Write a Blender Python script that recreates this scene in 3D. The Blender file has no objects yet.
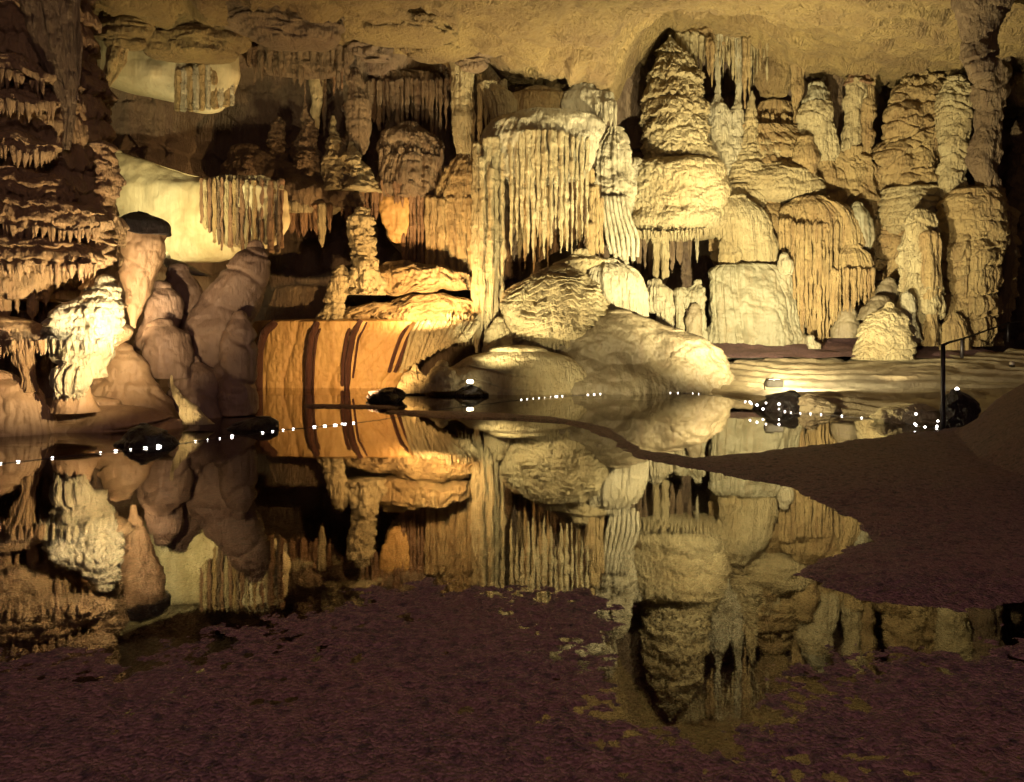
import bpy, math, random
import numpy as np
random.seed(7)
SC = bpy.context.scene
COL = SC.collection
F, CX, HY, H = 740.0, 512.0, 325.0, 1.7        # focal length in px, principal column, horizon row, eye height over the water

def W(px, py, Y):
    return np.array(((px-CX)/F*Y, Y, H-(py-HY)/F*Y))
def onwater(px, py, z=0.0):
    Y = F*(H-z)/(py-HY)
    return ((px-CX)/F*Y, Y)

# ------------------------------------------------------------------ noise
def _h(ix, iy, iz, seed):
    h = (ix.astype(np.uint32)*np.uint32(374761393) + iy.astype(np.uint32)*np.uint32(668265263)
         + iz.astype(np.uint32)*np.uint32(2246822519) + np.uint32((seed*1274126177) & 0xffffffff))
    h = (h ^ (h >> np.uint32(13)))*np.uint32(1274126177)
    h = (h ^ (h >> np.uint32(15)))*np.uint32(2246822519)
    return ((h ^ (h >> np.uint32(16))).astype(np.float32))*np.float32(2/4294967295.0) - np.float32(1)
def vn(x, y, z, seed=0):
    x, y, z = np.broadcast_arrays(x, y, z)
    x = x.astype(np.float32); y = y.astype(np.float32); z = z.astype(np.float32)
    fx, fy, fz = np.floor(x), np.floor(y), np.floor(z)
    ix, iy, iz = fx.astype(np.int32), fy.astype(np.int32), fz.astype(np.int32)
    u, v, w = x-fx, y-fy, z-fz
    u = u*u*u*(u*(u*6-15)+10); v = v*v*v*(v*(v*6-15)+10); w = w*w*w*(w*(w*6-15)+10)
    r = 0
    for a, wa in ((0, 1-u), (1, u)):
        for b, wb in ((0, 1-v), (1, v)):
            for c, wc in ((0, 1-w), (1, w)):
                r = r + _h(ix+a, iy+b, iz+c, seed)*(wa*wb*wc)
    return r
def fbm(x, y, z, octv=4, seed=0, gain=.5):
    r = 0; a = 1.0; f = 1.0; t = 0
    for i in range(octv):
        r = r + a*vn(x*f+i*17.3, y*f+i*5.1, z*f+i*9.7, seed+i); t += a
        a *= gain; f *= 2.03
    return r/t
def sstep(a, b, x):
    t = np.clip((x-a)/(b-a), 0, 1); return t*t*(3-2*t)

# ------------------------------------------------------------------ materials
def nd(nt, t, **kw):
    n = nt.nodes.new(t)
    for k, v in kw.items():
        if hasattr(n, k): setattr(n, k, v)
        else: n.inputs[k].default_value = v
    return n
def mixc(nt, fac, a, b, mode='MIX'):
    n = nt.nodes.new('ShaderNodeMix'); n.data_type = 'RGBA'; n.blend_type = mode
    for s, v in ((n.inputs[0], fac), (n.inputs[6], a), (n.inputs[7], b)):
        if isinstance(v, bpy.types.NodeSocket): nt.links.new(v, s)
        elif isinstance(v, (int, float)): s.default_value = v
        else: s.default_value = (*v, 1)
    return n.outputs[2]
def ramp(nt, src, p0, p1):
    n = nt.nodes.new('ShaderNodeMapRange'); n.inputs[1].default_value = p0; n.inputs[2].default_value = p1
    nt.links.new(src, n.inputs[0]); return n.outputs[0]
def scaled(nt, pos, s):
    m = nt.nodes.new('ShaderNodeMapping'); m.inputs['Scale'].default_value = s
    nt.links.new(pos, m.inputs[0]); return m.outputs[0]
def noise(nt, vec, scale, detail=4, rough=.55):
    n = nt.nodes.new('ShaderNodeTexNoise'); n.inputs['Scale'].default_value = scale
    n.inputs['Detail'].default_value = detail; n.inputs['Roughness'].default_value = rough
    nt.links.new(vec, n.inputs['Vector']); return n.outputs['Fac']
def stone(name, c1, c2, stain=(.22, .09, .04), stain_amt=.5, streak=.5, bump=.75, fine=1.0, rough=.6, big=.7):
    c1, c2, stain = (tuple(v*.66 for v in c) for c in (c1, c2, stain))      # all stone colours darkened evenly to weaken bounced light and deepen contrast
    m = bpy.data.materials.new(name); m.use_nodes = True; nt = m.node_tree
    b = nt.nodes['Principled BSDF']
    pos = nt.nodes.new('ShaderNodeNewGeometry').outputs['Position']
    n1 = noise(nt, pos, big, 5, .6)
    col = mixc(nt, ramp(nt, n1, .35, .65), c1, c2)
    st = noise(nt, scaled(nt, pos, (2.6, 2.6, .22)), 1.6, 5, .6)
    k = nt.nodes.new('ShaderNodeMath'); k.operation = 'MULTIPLY'; k.inputs[1].default_value = stain_amt
    nt.links.new(ramp(nt, st, .5, .72), k.inputs[0])
    col = mixc(nt, k.outputs[0], col, stain)
    sf = noise(nt, scaled(nt, pos, (9, 9, .7)), 1.5, 4, .6)
    k2 = nt.nodes.new('ShaderNodeMath'); k2.operation = 'MULTIPLY'; k2.inputs[1].default_value = streak*.5
    nt.links.new(ramp(nt, sf, .45, .7), k2.inputs[0])
    col = mixc(nt, k2.outputs[0], col, tuple(v*.45 for v in c1))
    sp = noise(nt, pos, 7, 6, .7)
    col = mixc(nt, ramp(nt, sp, .62, .80), col, tuple(v*.35 for v in c2))
    nt.links.new(col, b.inputs['Base Color'])
    b.inputs['Roughness'].default_value = rough
    b.inputs['Specular IOR Level'].default_value = .35
    h1 = noise(nt, scaled(nt, pos, (1, 1, .7)), 6.5*fine, 9, .72)
    h2 = noise(nt, scaled(nt, pos, (14*fine, 14*fine, 2.2*fine)), 1.0, 4, .6)
    ad = nt.nodes.new('ShaderNodeMath'); ad.operation = 'ADD'
    nt.links.new(h1, ad.inputs[0]); nt.links.new(h2, ad.inputs[1])
    bp = nt.nodes.new('ShaderNodeBump'); bp.inputs['Strength'].default_value = bump
    bp.inputs['Distance'].default_value = .30
    nt.links.new(ad.outputs[0], bp.inputs['Height']); nt.links.new(bp.outputs[0], b.inputs['Normal'])
    return m
M = {}
M['cream'] = stone('cream_limestone', (.60, .50, .27), (.47, .36, .17), (.24, .15, .06), .4)
M['pale'] = stone('pale_limestone', (.64, .57, .38), (.48, .41, .24), (.30, .24, .12), .4)
M['ochre'] = stone('ochre_limestone', (.52, .38, .165), (.40, .265, .11), (.22, .11, .045), .5)
M['orange'] = stone('orange_flowstone', (.62, .39, .13), (.54, .30, .09), (.26, .10, .03), .35, streak=.25, bump=.25)
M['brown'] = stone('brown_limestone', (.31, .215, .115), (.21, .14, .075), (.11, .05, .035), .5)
M['rust'] = stone('rust_streaked_limestone', (.44, .26, .12), (.29, .16, .08), (.13, .06, .033), .8, streak=.8)
M['palesmooth'] = stone('smooth_yellow_limestone', (.64, .56, .33), (.54, .44, .22), (.34, .24, .10), .4, streak=.3, bump=.22)
M['band'] = stone('dark_rust_band', (.13, .05, .025), (.09, .03, .02), (.05, .02, .01), .5)
M['left'] = stone('tan_tiered_limestone', (.50, .34, .165), (.36, .22, .10), (.20, .09, .05), .4, bump=.6, fine=1.8)
M['smooth'] = stone('smooth_tan_limestone', (.46, .31, .17), (.36, .22, .11), (.20, .10, .05), .4, streak=.2, bump=.25)
M['boulder'] = stone('dull_brown_boulder', (.27, .175, .11), (.19, .12, .08), (.11, .06, .05), .4, streak=.1, bump=.3)
M['grey'] = stone('grey_green_flowstone', (.34, .305, .185), (.25, .225, .135), (.28, .18, .08), .4, bump=.3)
M['mound'] = stone('grey_tan_mound', (.27, .22, .125), (.18, .14, .08), (.20, .13, .07), .5, streak=.2, bump=.3)
M['dark'] = stone('dark_wet_rock', (.035, .022, .018), (.02, .013, .012), (.01, .008, .008), .3, bump=.7, fine=3, rough=.4)
M['ceil'] = stone('ochre_ceiling_rock', (.46, .33, .125), (.30, .20, .085), (.17, .09, .045), .4, streak=.1, bump=.9, big=.6)
M['wall'] = stone('dusky_wall_rock', (.25, .175, .10), (.16, .105, .065), (.09, .045, .035), .5, bump=.6)
M['bank'] = stone('pale_layered_bank', (.42, .35, .20), (.28, .21, .12), (.16, .10, .06), .3, streak=0, bump=.4, fine=1.6)
M['mud'] = stone('brown_cave_mud', (.125, .057, .055), (.075, .035, .038), (.045, .024, .026), .4, streak=0, bump=.9, fine=6, rough=.7, big=1.2)
M['path'] = stone('packed_path', (.30, .23, .13), (.22, .16, .09), (.14, .09, .05), .3, streak=0, bump=.3, fine=3)

def gravel(name):
    m = bpy.data.materials.new(name); m.use_nodes = True; nt = m.node_tree; b = nt.nodes['Principled BSDF']
    pos = nt.nodes.new('ShaderNodeNewGeometry').outputs['Position']
    v = nt.nodes.new('ShaderNodeTexVoronoi'); v.inputs['Scale'].default_value = 55; nt.links.new(pos, v.inputs['Vector'])
    sep = nt.nodes.new('ShaderNodeSeparateColor'); nt.links.new(v.outputs['Color'], sep.inputs[0])
    c = mixc(nt, ramp(nt, noise(nt, pos, 1.3, 5), .35, .65), (.125, .058, .05), (.085, .042, .048))
    c = mixc(nt, ramp(nt, sep.outputs[0], .25, 1.0), c, (.20, .105, .095))
    c = mixc(nt, ramp(nt, noise(nt, pos, 14, 6, .7), .50, .66), c, (.028, .016, .02))
    nt.links.new(c, b.inputs['Base Color']); b.inputs['Roughness'].default_value = .6; b.inputs['Specular IOR Level'].default_value = .3
    ad = nt.nodes.new('ShaderNodeMath'); ad.operation = 'SUBTRACT'
    nt.links.new(noise(nt, pos, 22, 8, .7), ad.inputs[0]); nt.links.new(v.outputs['Distance'], ad.inputs[1])
    bp = nt.nodes.new('ShaderNodeBump'); bp.inputs['Strength'].default_value = .9; bp.inputs['Distance'].default_value = .04
    nt.links.new(ad.outputs[0], bp.inputs['Height']); nt.links.new(bp.outputs[0], b.inputs['Normal'])
    return m
M['mud'] = gravel('brown_gravelly_mud')
def plain(name, col, rough=.5, metal=0., em=None, es=0.):
    m = bpy.data.materials.new(name); m.use_nodes = True; nt = m.node_tree; b = nt.nodes['Principled BSDF']
    pos = nt.nodes.new('ShaderNodeTexCoord').outputs['Object']
    c = mixc(nt, ramp(nt, noise(nt, pos, 30, 3), .3, .7), col, tuple(v*.75 for v in col))
    nt.links.new(c, b.inputs['Base Color']); b.inputs['Roughness'].default_value = rough; b.inputs['Metallic'].default_value = metal
    if em:
        b.inputs['Emission Color'].default_value = (*em, 1); b.inputs['Emission Strength'].default_value = es
    return m
M['iron'] = plain('black_iron', (.02, .015, .015), .5, .6)
M['housing'] = plain('pale_lamp_housing', (.62, .58, .48), .5)
M['lamp'] = plain('lit_lamp_glass', (.9, .8, .6), .3, 0, (1, .86, .6), 14)
M['led'] = plain('lit_led', (.9, .9, .9), .3, 0, (1, .93, .88), 7)
M['cord'] = plain('dark_cord', (.04, .03, .028), .5)

def water_mat():
    m = bpy.data.materials.new('clear_pond_water'); m.use_nodes = True; nt = m.node_tree; nt.nodes.clear()
    out = nt.nodes.new('ShaderNodeOutputMaterial'); mx = nt.nodes.new('ShaderNodeMixShader')
    fr = nt.nodes.new('ShaderNodeFresnel'); fr.inputs['IOR'].default_value = 1.85
    gl = nt.nodes.new('ShaderNodeBsdfGlossy'); gl.inputs['Roughness'].default_value = .025
    gl.inputs['Color'].default_value = (1, .97, .93, 1)
    tr = nt.nodes.new('ShaderNodeBsdfTransparent'); tr.inputs['Color'].default_value = (.55, .48, .42, 1)
    pos = nt.nodes.new('ShaderNodeNewGeometry').outputs['Position']
    bp = nt.nodes.new('ShaderNodeBump'); bp.inputs['Strength'].default_value = .035; bp.inputs['Distance'].default_value = .02
    nt.links.new(noise(nt, scaled(nt, pos, (1, 1.0, 1)), 2.5, 2), bp.inputs['Height'])
    nt.links.new(bp.outputs[0], gl.inputs['Normal'])
    nt.links.new(fr.outputs[0], mx.inputs[0]); nt.links.new(tr.outputs[0], mx.inputs[1]); nt.links.new(gl.outputs[0], mx.inputs[2])
    nt.links.new(mx.outputs[0], out.inputs[0]); return m
M['water'] = water_mat()

# ------------------------------------------------------------------ object plumbing
def rawmesh(name, V, quads, mat, smooth=True):
    me = bpy.data.meshes.new(name)
    V = np.ascontiguousarray(V, np.float32); Q = np.ascontiguousarray(quads, np.int32)
    me.vertices.add(len(V)); me.vertices.foreach_set('co', V.ravel())
    n, k = Q.shape
    me.loops.add(n*k); me.loops.foreach_set('vertex_index', Q.ravel())
    me.polygons.add(n); me.polygons.foreach_set('loop_start', np.arange(0, n*k, k, dtype=np.int32))
    me.update(calc_edges=True); me.validate()
    me.materials.append(mat)
    me.polygons.foreach_set('use_smooth', np.full(len(me.polygons), smooth))
    me.update(); return me
def gridquads(R, C, wrap, off=0):
    i = np.arange(R-1)[:, None]; j = np.arange(C if wrap else C-1)[None, :]
    j2 = (j+1) % C
    return (np.stack([i*C+j, i*C+j2, (i+1)*C+j2, (i+1)*C+j], -1).reshape(-1, 4))+off
def tag(o, label=None, cat=None, group=None, kind=None):
    if label: o['label'] = label
    if cat: o['category'] = cat
    if group: o['group'] = group
    if kind: o['kind'] = kind
    return o
def link(name, V, Q, mat, parent=None, origin=None, smooth=True):
    V = np.asarray(V, float)
    if origin is None:
        origin = np.array(parent.location) if parent else np.array(((V[:, 0].min()+V[:, 0].max())/2, (V[:, 1].min()+V[:, 1].max())/2, V[:, 2].min()))
    me = rawmesh(name, V-origin, Q, mat, smooth)
    o = bpy.data.objects.new(name, me); COL.objects.link(o)
    if parent: o.parent = parent; o.location = np.asarray(origin)-np.array(ROOT(parent))
    else: o.location = origin
    return o
def ROOT(p):
    l = np.array(p.location)
    while p.parent: p = p.parent; l = l+np.array(p.location)
    return l
def thing(name, label, cat, loc, group=None):
    o = bpy.data.objects.new(name, None); COL.objects.link(o); o.location = loc; o.empty_display_size = .2
    return tag(o, label, cat, group)

# ------------------------------------------------------------------ surface functions (s = arc metres, z = height, P = position)
def tiers(h=.4, A=.1, teeth=.6, tw=.09, warp=.6, ws=.9, irr=.6):
    def f(s, z, X, Y, seed):
        t = z/h + warp*fbm(X*ws/h*.4, Y*ws/h*.4, z*ws*.5, 3, seed)
        k = np.floor(t); fr = t-k
        n = vn(s/tw, k*3.7, 0*s, seed+3)*.5+.5
        fr = fr - teeth*.55*n*n
        amp = A*(.75+.7*vn(X*1.1/h*.4, k*1.3, z*.3, seed+9))
        return amp*sstep(-.02, .1, fr)*np.clip(1-fr, 0, 1)**irr - A*.4
    return f
def flutes(w=.15, A=.06, vz=.12):
    def f(s, z, X, Y, seed):
        n = vn(s/w, z*vz/w*.3, 0*s, seed+1); n2 = vn(s/w*2.3, z*vz/w*.5, 0*s+4, seed+2)
        return -A*(1-np.abs(n))**3 - A*.4*(1-np.abs(n2))**4
    return f
def lumps(sc=1.0, A=.1, o=4, g=.5):
    def f(s, z, X, Y, seed): return A*fbm(X*sc, Y*sc, z*sc, o, seed+5, g)*1.6
    return f
def billow(sc=1.5, A=.15):
    def f(s, z, X, Y, seed): return A*(np.abs(vn(X*sc, Y*sc, z*sc, seed))+.5*np.abs(vn(X*sc*2.1, Y*sc*2.1, z*sc*2.1, seed+1)))**.8-A*.4
    return f
def cracks(h=.25, A=.06, tilt=.0):                      # layered strata
    def f(s, z, X, Y, seed):
        t = (z+tilt*X)/h+.7*fbm(X*.8, Y*.8, z*.8, 2, seed); fr = t-np.floor(t)
        return -A*(np.exp(-((fr-.5)/.08)**2))*(.5+vn(X*1.5, Y, z*2, seed+4))
    return f

def wz(X): return vn(X*1.5, 0*X, 0*X+.3, 55)+.5*vn(X*3.7, 0*X, 0*X+.6, 56)
SEED = [11]
DET = 1.0
def loft(name, rows, Y, mat, disp=(), k=.8, parent=None, capT=.15, capB=.0, q=.85, p=2.0, label=None, cat=None, group=None, lean=0.0, crk=.03, wav=0.0):
    """a closed solid whose outline is given by rows (row, left, right[, distance offset]) at the distance Y, k = depth / width"""
    SEED[0] += 7; seed = SEED[0]
    rows = sorted(rows); py = np.array([r[0] for r in rows], float)
    L = np.array([r[1] for r in rows], float); Rr = np.array([r[2] for r in rows], float)
    dY = np.array([r[3] if len(r) > 3 else 0 for r in rows], float)
    R = int(np.clip((py[-1]-py[0])/q*DET, 10, 420))
    yy = np.linspace(py[0], py[-1], R)
    def ip(a):
        v = np.interp(yy, py, a); n = max(1, int(R*.035))
        ker = np.ones(2*n+1)/(2*n+1); e = np.concatenate([2*v[0]-v[1:n+1][::-1], v, 2*v[-1]-v[-n-1:-1][::-1]])
        return np.convolve(e, ker, 'valid')
    L, Rr, dY = ip(L), ip(Rr), ip(dY)
    Yc = Y+dY+lean*(yy-py[0])/(py[-1]-py[0]+1e-6)
    z = H-(yy-HY)/F*Yc; cx = ((L+Rr)/2-CX)/F*Yc; a = np.maximum((Rr-L)/2/F*Yc, .004)
    b = a*k if k > 0 else np.full_like(a, -k)
    nc = 6
    if capT > 0:
        t = np.linspace(1, .02, nc)*math.pi/2
        z = np.concatenate([z[0]+capT*np.sin(t), z]); a = np.concatenate([a[0]*np.cos(t)+.002, a]); b = np.concatenate([b[0]*np.cos(t)+.002, b])
        cx = np.concatenate([np.full(nc, cx[0]), cx]); Yc = np.concatenate([np.full(nc, Yc[0]), Yc])
    if capB > 0:
        t = np.linspace(.02, 1, nc)*math.pi/2
        z = np.concatenate([z, z[-1]-capB*np.sin(t)]); a = np.concatenate([a, a[-1]*np.cos(t)+.002]); b = np.concatenate([b, b[-1]*np.cos(t)+.002])
        cx = np.concatenate([cx, np.full(nc, cx[-1])]); Yc = np.concatenate([Yc, np.full(nc, Yc[-1])])
    C = int(np.clip((Rr-L).max()/q*2.0*DET, 14, 520)); cf = int(C*.7)
    th = np.concatenate([np.linspace(0, math.pi, cf, endpoint=False), np.linspace(math.pi, 2*math.pi, C-cf, endpoint=False)])
    ct, st = np.cos(th), np.sin(th)
    if p != 2.0: ct = np.sign(ct)*np.abs(ct)**(2/p); st = np.sign(st)*np.abs(st)**(2/p)
    X = cx[:, None]+a[:, None]*ct; Yw = Yc[:, None]-b[:, None]*st; Z = np.repeat(z[:, None], C, 1)
    nx, ny = np.cos(th)[None]*b[:, None], np.sin(th)[None]*a[:, None]; nn = np.sqrt(nx*nx+ny*ny)+1e-9
    nx, ny = nx/nn, ny/nn
    am = a.mean(); wide = (Rr-L).mean()/F*Y
    s = np.repeat((-(ct)*am)[None], len(z), 0) if k < .5 else np.repeat(((th-math.pi/2)*am)[None], len(z), 0)
    D = 0
    for f in disp: D = D+f(s, Z, X, Yw, seed)
    if crk:
        c1 = vn(X*6.5, Yw*6.5, Z*3.6, seed+21); c2 = vn(X*13, Yw*13, Z*8, seed+22)
        D = D+crk*(1.2*np.abs(c1)+.7*np.abs(c2)+.6*vn(X*3.1, Yw*3.1, Z*2.2, seed+23)-.5)
    if wav: Z = Z+wav*wz(X)
    if np.ndim(D):
        fade = np.minimum(1, a/(a.max()*.35))[:, None]; D = D*fade
        X = X+D*nx; Yw = Yw-D*ny
    V = np.stack([X, Yw, Z], -1).reshape(-1, 3)
    n0 = len(z)
    Q = gridquads(n0, C, True)[:, ::-1]
    V = np.concatenate([V, [[cx[0], Yc[0], z[0]], [cx[-1], Yc[-1], z[-1]]]])
    i0 = n0*C; j = np.arange(C)
    top = np.stack([np.full(C, i0), j, (j+1) % C, (j+1) % C], -1)   # closed with fans
    o = None
    tri_t = np.stack([np.full(C, i0), j, (j+1) % C], -1); tri_b = np.stack([np.full(C, i0+1), (n0-1)*C+(j+1) % C, (n0-1)*C+j], -1)
    o = link(name, V, Q, mat, parent)
    # fan caps appended through a second polygon block
    me = o.data; nl = len(me.loops); npoly = len(me.polygons)
    T = np.concatenate([tri_t, tri_b]).astype(np.int32)
    me.loops.add(T.size); allv = np.empty(len(me.loops), np.int32); me.loops.foreach_get('vertex_index', allv)
    allv[nl:] = T.ravel(); me.loops.foreach_set('vertex_index', allv)
    me.polygons.add(len(T)); ls = np.empty(len(me.polygons), np.int32); me.polygons.foreach_get('loop_start', ls)
    ls[npoly:] = nl+np.arange(len(T))*3; me.polygons.foreach_set('loop_start', ls)
    me.update(calc_edges=True); me.validate()
    me.polygons.foreach_set('use_smooth', np.ones(len(me.polygons), bool)); me.update()
    return tag(o, label, cat, group)

def pipe(name, xc, w, yt, yb, Y, mat, parent, taper=.45, sway=0., tip=True, k=.9, A=.03, label=None, cat=None, group=None):
    """one hanging flute or stalactite"""
    n = 7; rows = []
    for i in range(n+1):
        t = i/n
        ww = w*(1-(1-taper)*t**1.3)*(1 if (t < .93 or not tip) else .35)
        c = xc+sway*t*t+random.uniform(-.06, .06)*w
        rows.append((yt+(yb-yt)*t, c-ww/2, c+ww/2))
    return loft(name, rows, Y, mat, (flutes(.06, A, .1), lumps(3, A*.6, 3)), k=k, parent=parent, capT=.12, capB=.03 if tip else .05, q=1.1, label=label, cat=cat, group=group)
def pipes(parent, specs, Y, mat, name='flute', **kw):
    for sp in specs:
        xc, w, yt, yb = sp[:4]; dy = sp[4] if len(sp) > 4 else random.uniform(-.1, .1); m = M[sp[5]] if len(sp) > 5 else mat
        pipe(name, xc, w, yt, yb, Y+dy, m, parent, **kw)
def row_of(x0, x1, n, yt, yb, jit=8, w=None, **kw):
    """evenly spread flutes; yt and yb are functions of x or numbers"""
    out = []
    for i in range(n):
        x = x0+(x1-x0)*(i+.5)/n+random.uniform(-.2, .2)*(x1-x0)/n
        a = yt(x) if callable(yt) else yt; b = yb(x) if callable(yb) else yb
        out.append((x, (w or (x1-x0)/n*1.25)*random.uniform(.7, 1.25), a+random.uniform(-2, 2), b+random.uniform(-jit, jit)))
    return out
def fringe(name, pts, n, ln, r, mat, parent, rows=1, depth=.1):
    """tiny drip teeth along a ledge edge (one patterned part)"""
    pts = np.array(pts, float); seg = np.linalg.norm(np.diff(pts, axis=0), axis=1); cum = np.concatenate([[0], np.cumsum(seg)])
    Vs, Qs = [], []; off = 0; m = 7
    rr = np.array([1.0, 1.0, .75, .45, .08]); hh = np.array([.25, 0, -.35, -.7, -1.0])
    for i in range(n):
        d = cum[-1]*(i+random.uniform(.15, .85))/n
        c = [np.interp(d, cum, pts[:, a]) for a in range(3)]; c[1] += random.uniform(-depth, depth)
        l = ln*random.uniform(.45, 1.2); ra = r*random.uniform(.6, 1.2)
        t = np.arange(m)/m*2*math.pi; lx = random.uniform(-.15, .15)*l
        ring = np.stack([c[0]+rr[:, None]*ra*np.cos(t)+(-hh[:, None]*lx), c[1]+rr[:, None]*ra*np.sin(t), np.repeat((c[2]+hh*l)[:, None], m, 1)], -1)
        Vs.append(ring.reshape(-1, 3)); Qs.append(gridquads(5, m, True, off)[:, ::-1]); off += 5*m
    return link(name, np.concatenate(Vs), np.concatenate(Qs), mat, parent)
def tube(name, pts, r, mat, parent=None, m=10, closed_ends=True):
    pts = np.array(pts, float); n = len(pts); tg = np.gradient(pts, axis=0); tg /= np.linalg.norm(tg, axis=1)[:, None]
    up = np.array((0, 0, 1.)) if abs(tg[0][2]) < .9 else np.array((0, 1., 0))
    sx = np.cross(tg, up); sx /= np.linalg.norm(sx, axis=1)[:, None]; sy = np.cross(sx, tg)
    t = np.arange(m)/m*2*math.pi; rr = np.full(n, r); rr = np.concatenate([[r*.05], rr, [r*.05]])
    idx = np.concatenate([[0], np.arange(n), [n-1]])
    V = pts[idx][:, None]+rr[:, None, None]*(np.cos(t)[None, :, None]*sx[idx][:, None]+np.sin(t)[None, :, None]*sy[idx][:, None])
    return link(name, V.reshape(-1, 3), gridquads(n+2, m, True), mat, parent)
def boxmesh(name, c, d, mat, parent=None, bev=.15):
    """box with chamfered edges, lofted from rings"""
    x, y, z = np.array(d)/2; e = min(d)*bev
    def ring(sx, sy, zz):
        return [(sx, sy-e, zz), (sx-e, sy, zz), (-sx+e, sy, zz), (-sx, sy-e, zz), (-sx, -sy+e, zz), (-sx+e, -sy, zz), (sx-e, -sy, zz), (sx, -sy+e, zz)]
    rs = [ring(e*1.2, e*1.2, -z), ring(x-e, y-e, -z), ring(x, y, -z+e), ring(x, y, z-e), ring(x-e, y-e, z), ring(e*1.2, e*1.2, z)]
    V = np.array(rs).reshape(-1, 3)+np.array(c)
    return link(name, V, gridquads(6, 8, True), mat, parent, smooth=False)

#@@SETTING
# ------------------------------------------------------------------ the setting
def surf(name, P, mat, kind='structure', flip=False):
    R, C = P.shape[:2]; Q = gridquads(R, C, False)
    return tag(link(name, P.reshape(-1, 3), Q[:, ::-1] if flip else Q, mat, None, origin=np.zeros(3)), kind=kind)
# back wall, sweeping round behind all formations
cpx = [-420, -200, 60, 110, 175, 215, 250, 380, 470, 560, 640, 740, 800, 872, 884, 905, 1000, 1060, 1180]
cY = [13, 15, 18.6, 19.6, 20.6, 21.9, 22.9, 23.2, 23.4, 23.6, 25.6, 26.2, 25.4, 25.6, 29.5, 30, 29.5, 27.5, 23]
u = np.linspace(-420, 1180, 1000); Yb = np.interp(u, cpx, cY); Yb = np.convolve(np.pad(Yb, 6, 'edge'), np.ones(13)/13, 'valid')
zz = np.linspace(-.6, 12.6, 420)
X = np.repeat(((u-CX)/F*Yb)[None], len(zz), 0); Z = np.repeat(zz[:, None], len(u), 1); Yw = np.repeat(Yb[None], len(zz), 0)
D = .55*fbm(X*.5, Yw*.5, Z*.5, 5, 3)+.22*(np.abs(vn(X*1.4, Yw, Z*.5, 8)))+tiers(1.1, .25, .5, .2)(X, Z, X, Yw, 21)
arch = sstep(7.2, 10.0, Z)*1.2*np.interp(u, [0, 260, 500, 620, 680, 780, 900], [.2, .9, .9, .5, 0, .2, .5])[None]
surf('wall_back', np.stack([X, Yw-D-arch, Z], -1), M['wall'])
# side walls
for nm, xs, seed in (('wall_left', ((-17, -3), (-15, 4), (-12.5, 9), (-11.6, 13), (-12.5, 17)), 31), ('wall_right', ((19, -3), (17.5, 6), (17.5, 14), (18.5, 20), (19.5, 24.5)), 47)):
    t = np.linspace(0, len(xs)-1, 220); xs = np.array(xs)
    bx = np.interp(t, range(len(xs)), xs[:, 0]); by = np.interp(t, range(len(xs)), xs[:, 1]); z2 = np.linspace(-.6, 10.6, 150)
    X = np.repeat(bx[None], 150, 0); Yw = np.repeat(by[None], 150, 0); Z = np.repeat(z2[:, None], 220, 1)
    X = X+.8*fbm(X*.4, Yw*.4, Z*.4, 5, seed)
    surf(nm, np.stack([X, Yw, Z], -1), M['wall'], flip=nm == 'wall_left')
# ceiling
xs = np.linspace(-19, 22, 620); ys = np.concatenate([np.linspace(-3, 12, 120), np.linspace(12.1, 32, 460)])
X, Yw = np.meshgrid(xs, ys)
n = fbm(X*.28, Yw*.28, 0*X, 5, 61)
t = n*3.2+.18*X*.5+.12*Yw; fr = t-np.floor(t)
far = np.interp(X/np.maximum(Yw, 6)*F+CX, [0, 100, 250, 350, 440, 480, 520, 610, 640, 670, 740, 790, 850, 950, 1100], [9.7, 9.75, 9.8, 9.9, 9.7, 9.0, 8.62, 8.7, 10.6, 11.6, 11.4, 10.5, 10.0, 9.9, 10.0])
w8 = sstep(16.5, 22.5, Yw)
zc = 9.0*(1-w8)+far*w8+.40*n+.32*(np.floor(t)+sstep(.75, 1, fr)-t)*.9+.30*fbm(X*1.3, Yw*1.3, 0*X, 5, 77)+.16*np.abs(vn(X*2.2, Yw*2.2, 0*X, 79))+.05*np.abs(vn(X*5, Yw*5, 0*X, 80))
for hx, hy, hr, hd in ((-6.6, 16.6, .5, .7), (-2.5, 20.3, 1.1, .6), (-.9, 21, .5, .4), (-7.7, 17.3, .3, .4), (2.6, 20.2, .35, .15)):   # pockets in the rock
    zc = zc+hd*np.exp(-(((X-hx)/hr)**2+((Yw-hy)/hr)**2))
surf('ceiling', np.stack([X, Yw, zc], -1), M['ceil'], flip=True)

# the floor: pond bed, mud spit and gravel
def poly_sd(poly, X, Yw):
    P = np.array(poly); d = np.full(X.shape, 1e9); ins = np.zeros(X.shape, bool)
    for (x0, y0), (x1, y1) in zip(P, np.roll(P, -1, 0)):
        ex, ey = x1-x0, y1-y0; t = np.clip(((X-x0)*ex+(Yw-y0)*ey)/(ex*ex+ey*ey+1e-12), 0, 1)
        d = np.minimum(d, np.hypot(X-x0-t*ex, Yw-y0-t*ey))
        c = ((y0 > Yw) != (y1 > Yw)) & (X < (x1-x0)*(Yw-y0)/(y1-y0+1e-12)+x0); ins ^= c
    return np.where(ins, d, -d)
spit = [onwater(*p) for p in ((575, 421), (640, 449), (690, 457), (760, 452), (860, 440), (943, 429), (960, 426))] + [(9.5, 12.8), (16, 15), (16, 3), (5, 4)] + \
       [onwater(*p) for p in ((1024, 600), (960, 612), (862, 604), (800, 575), (815, 560), (872, 541), (835, 512), (790, 488), (705, 471), (640, 458))]
strip = [onwater(*p) for p in ((386, 411), (420, 411), (500, 413.5), (560, 418), (610, 428), (642, 450), (636, 456), (600, 432), (560, 423), (500, 419.5), (440, 418.5), (395, 414))]
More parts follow.
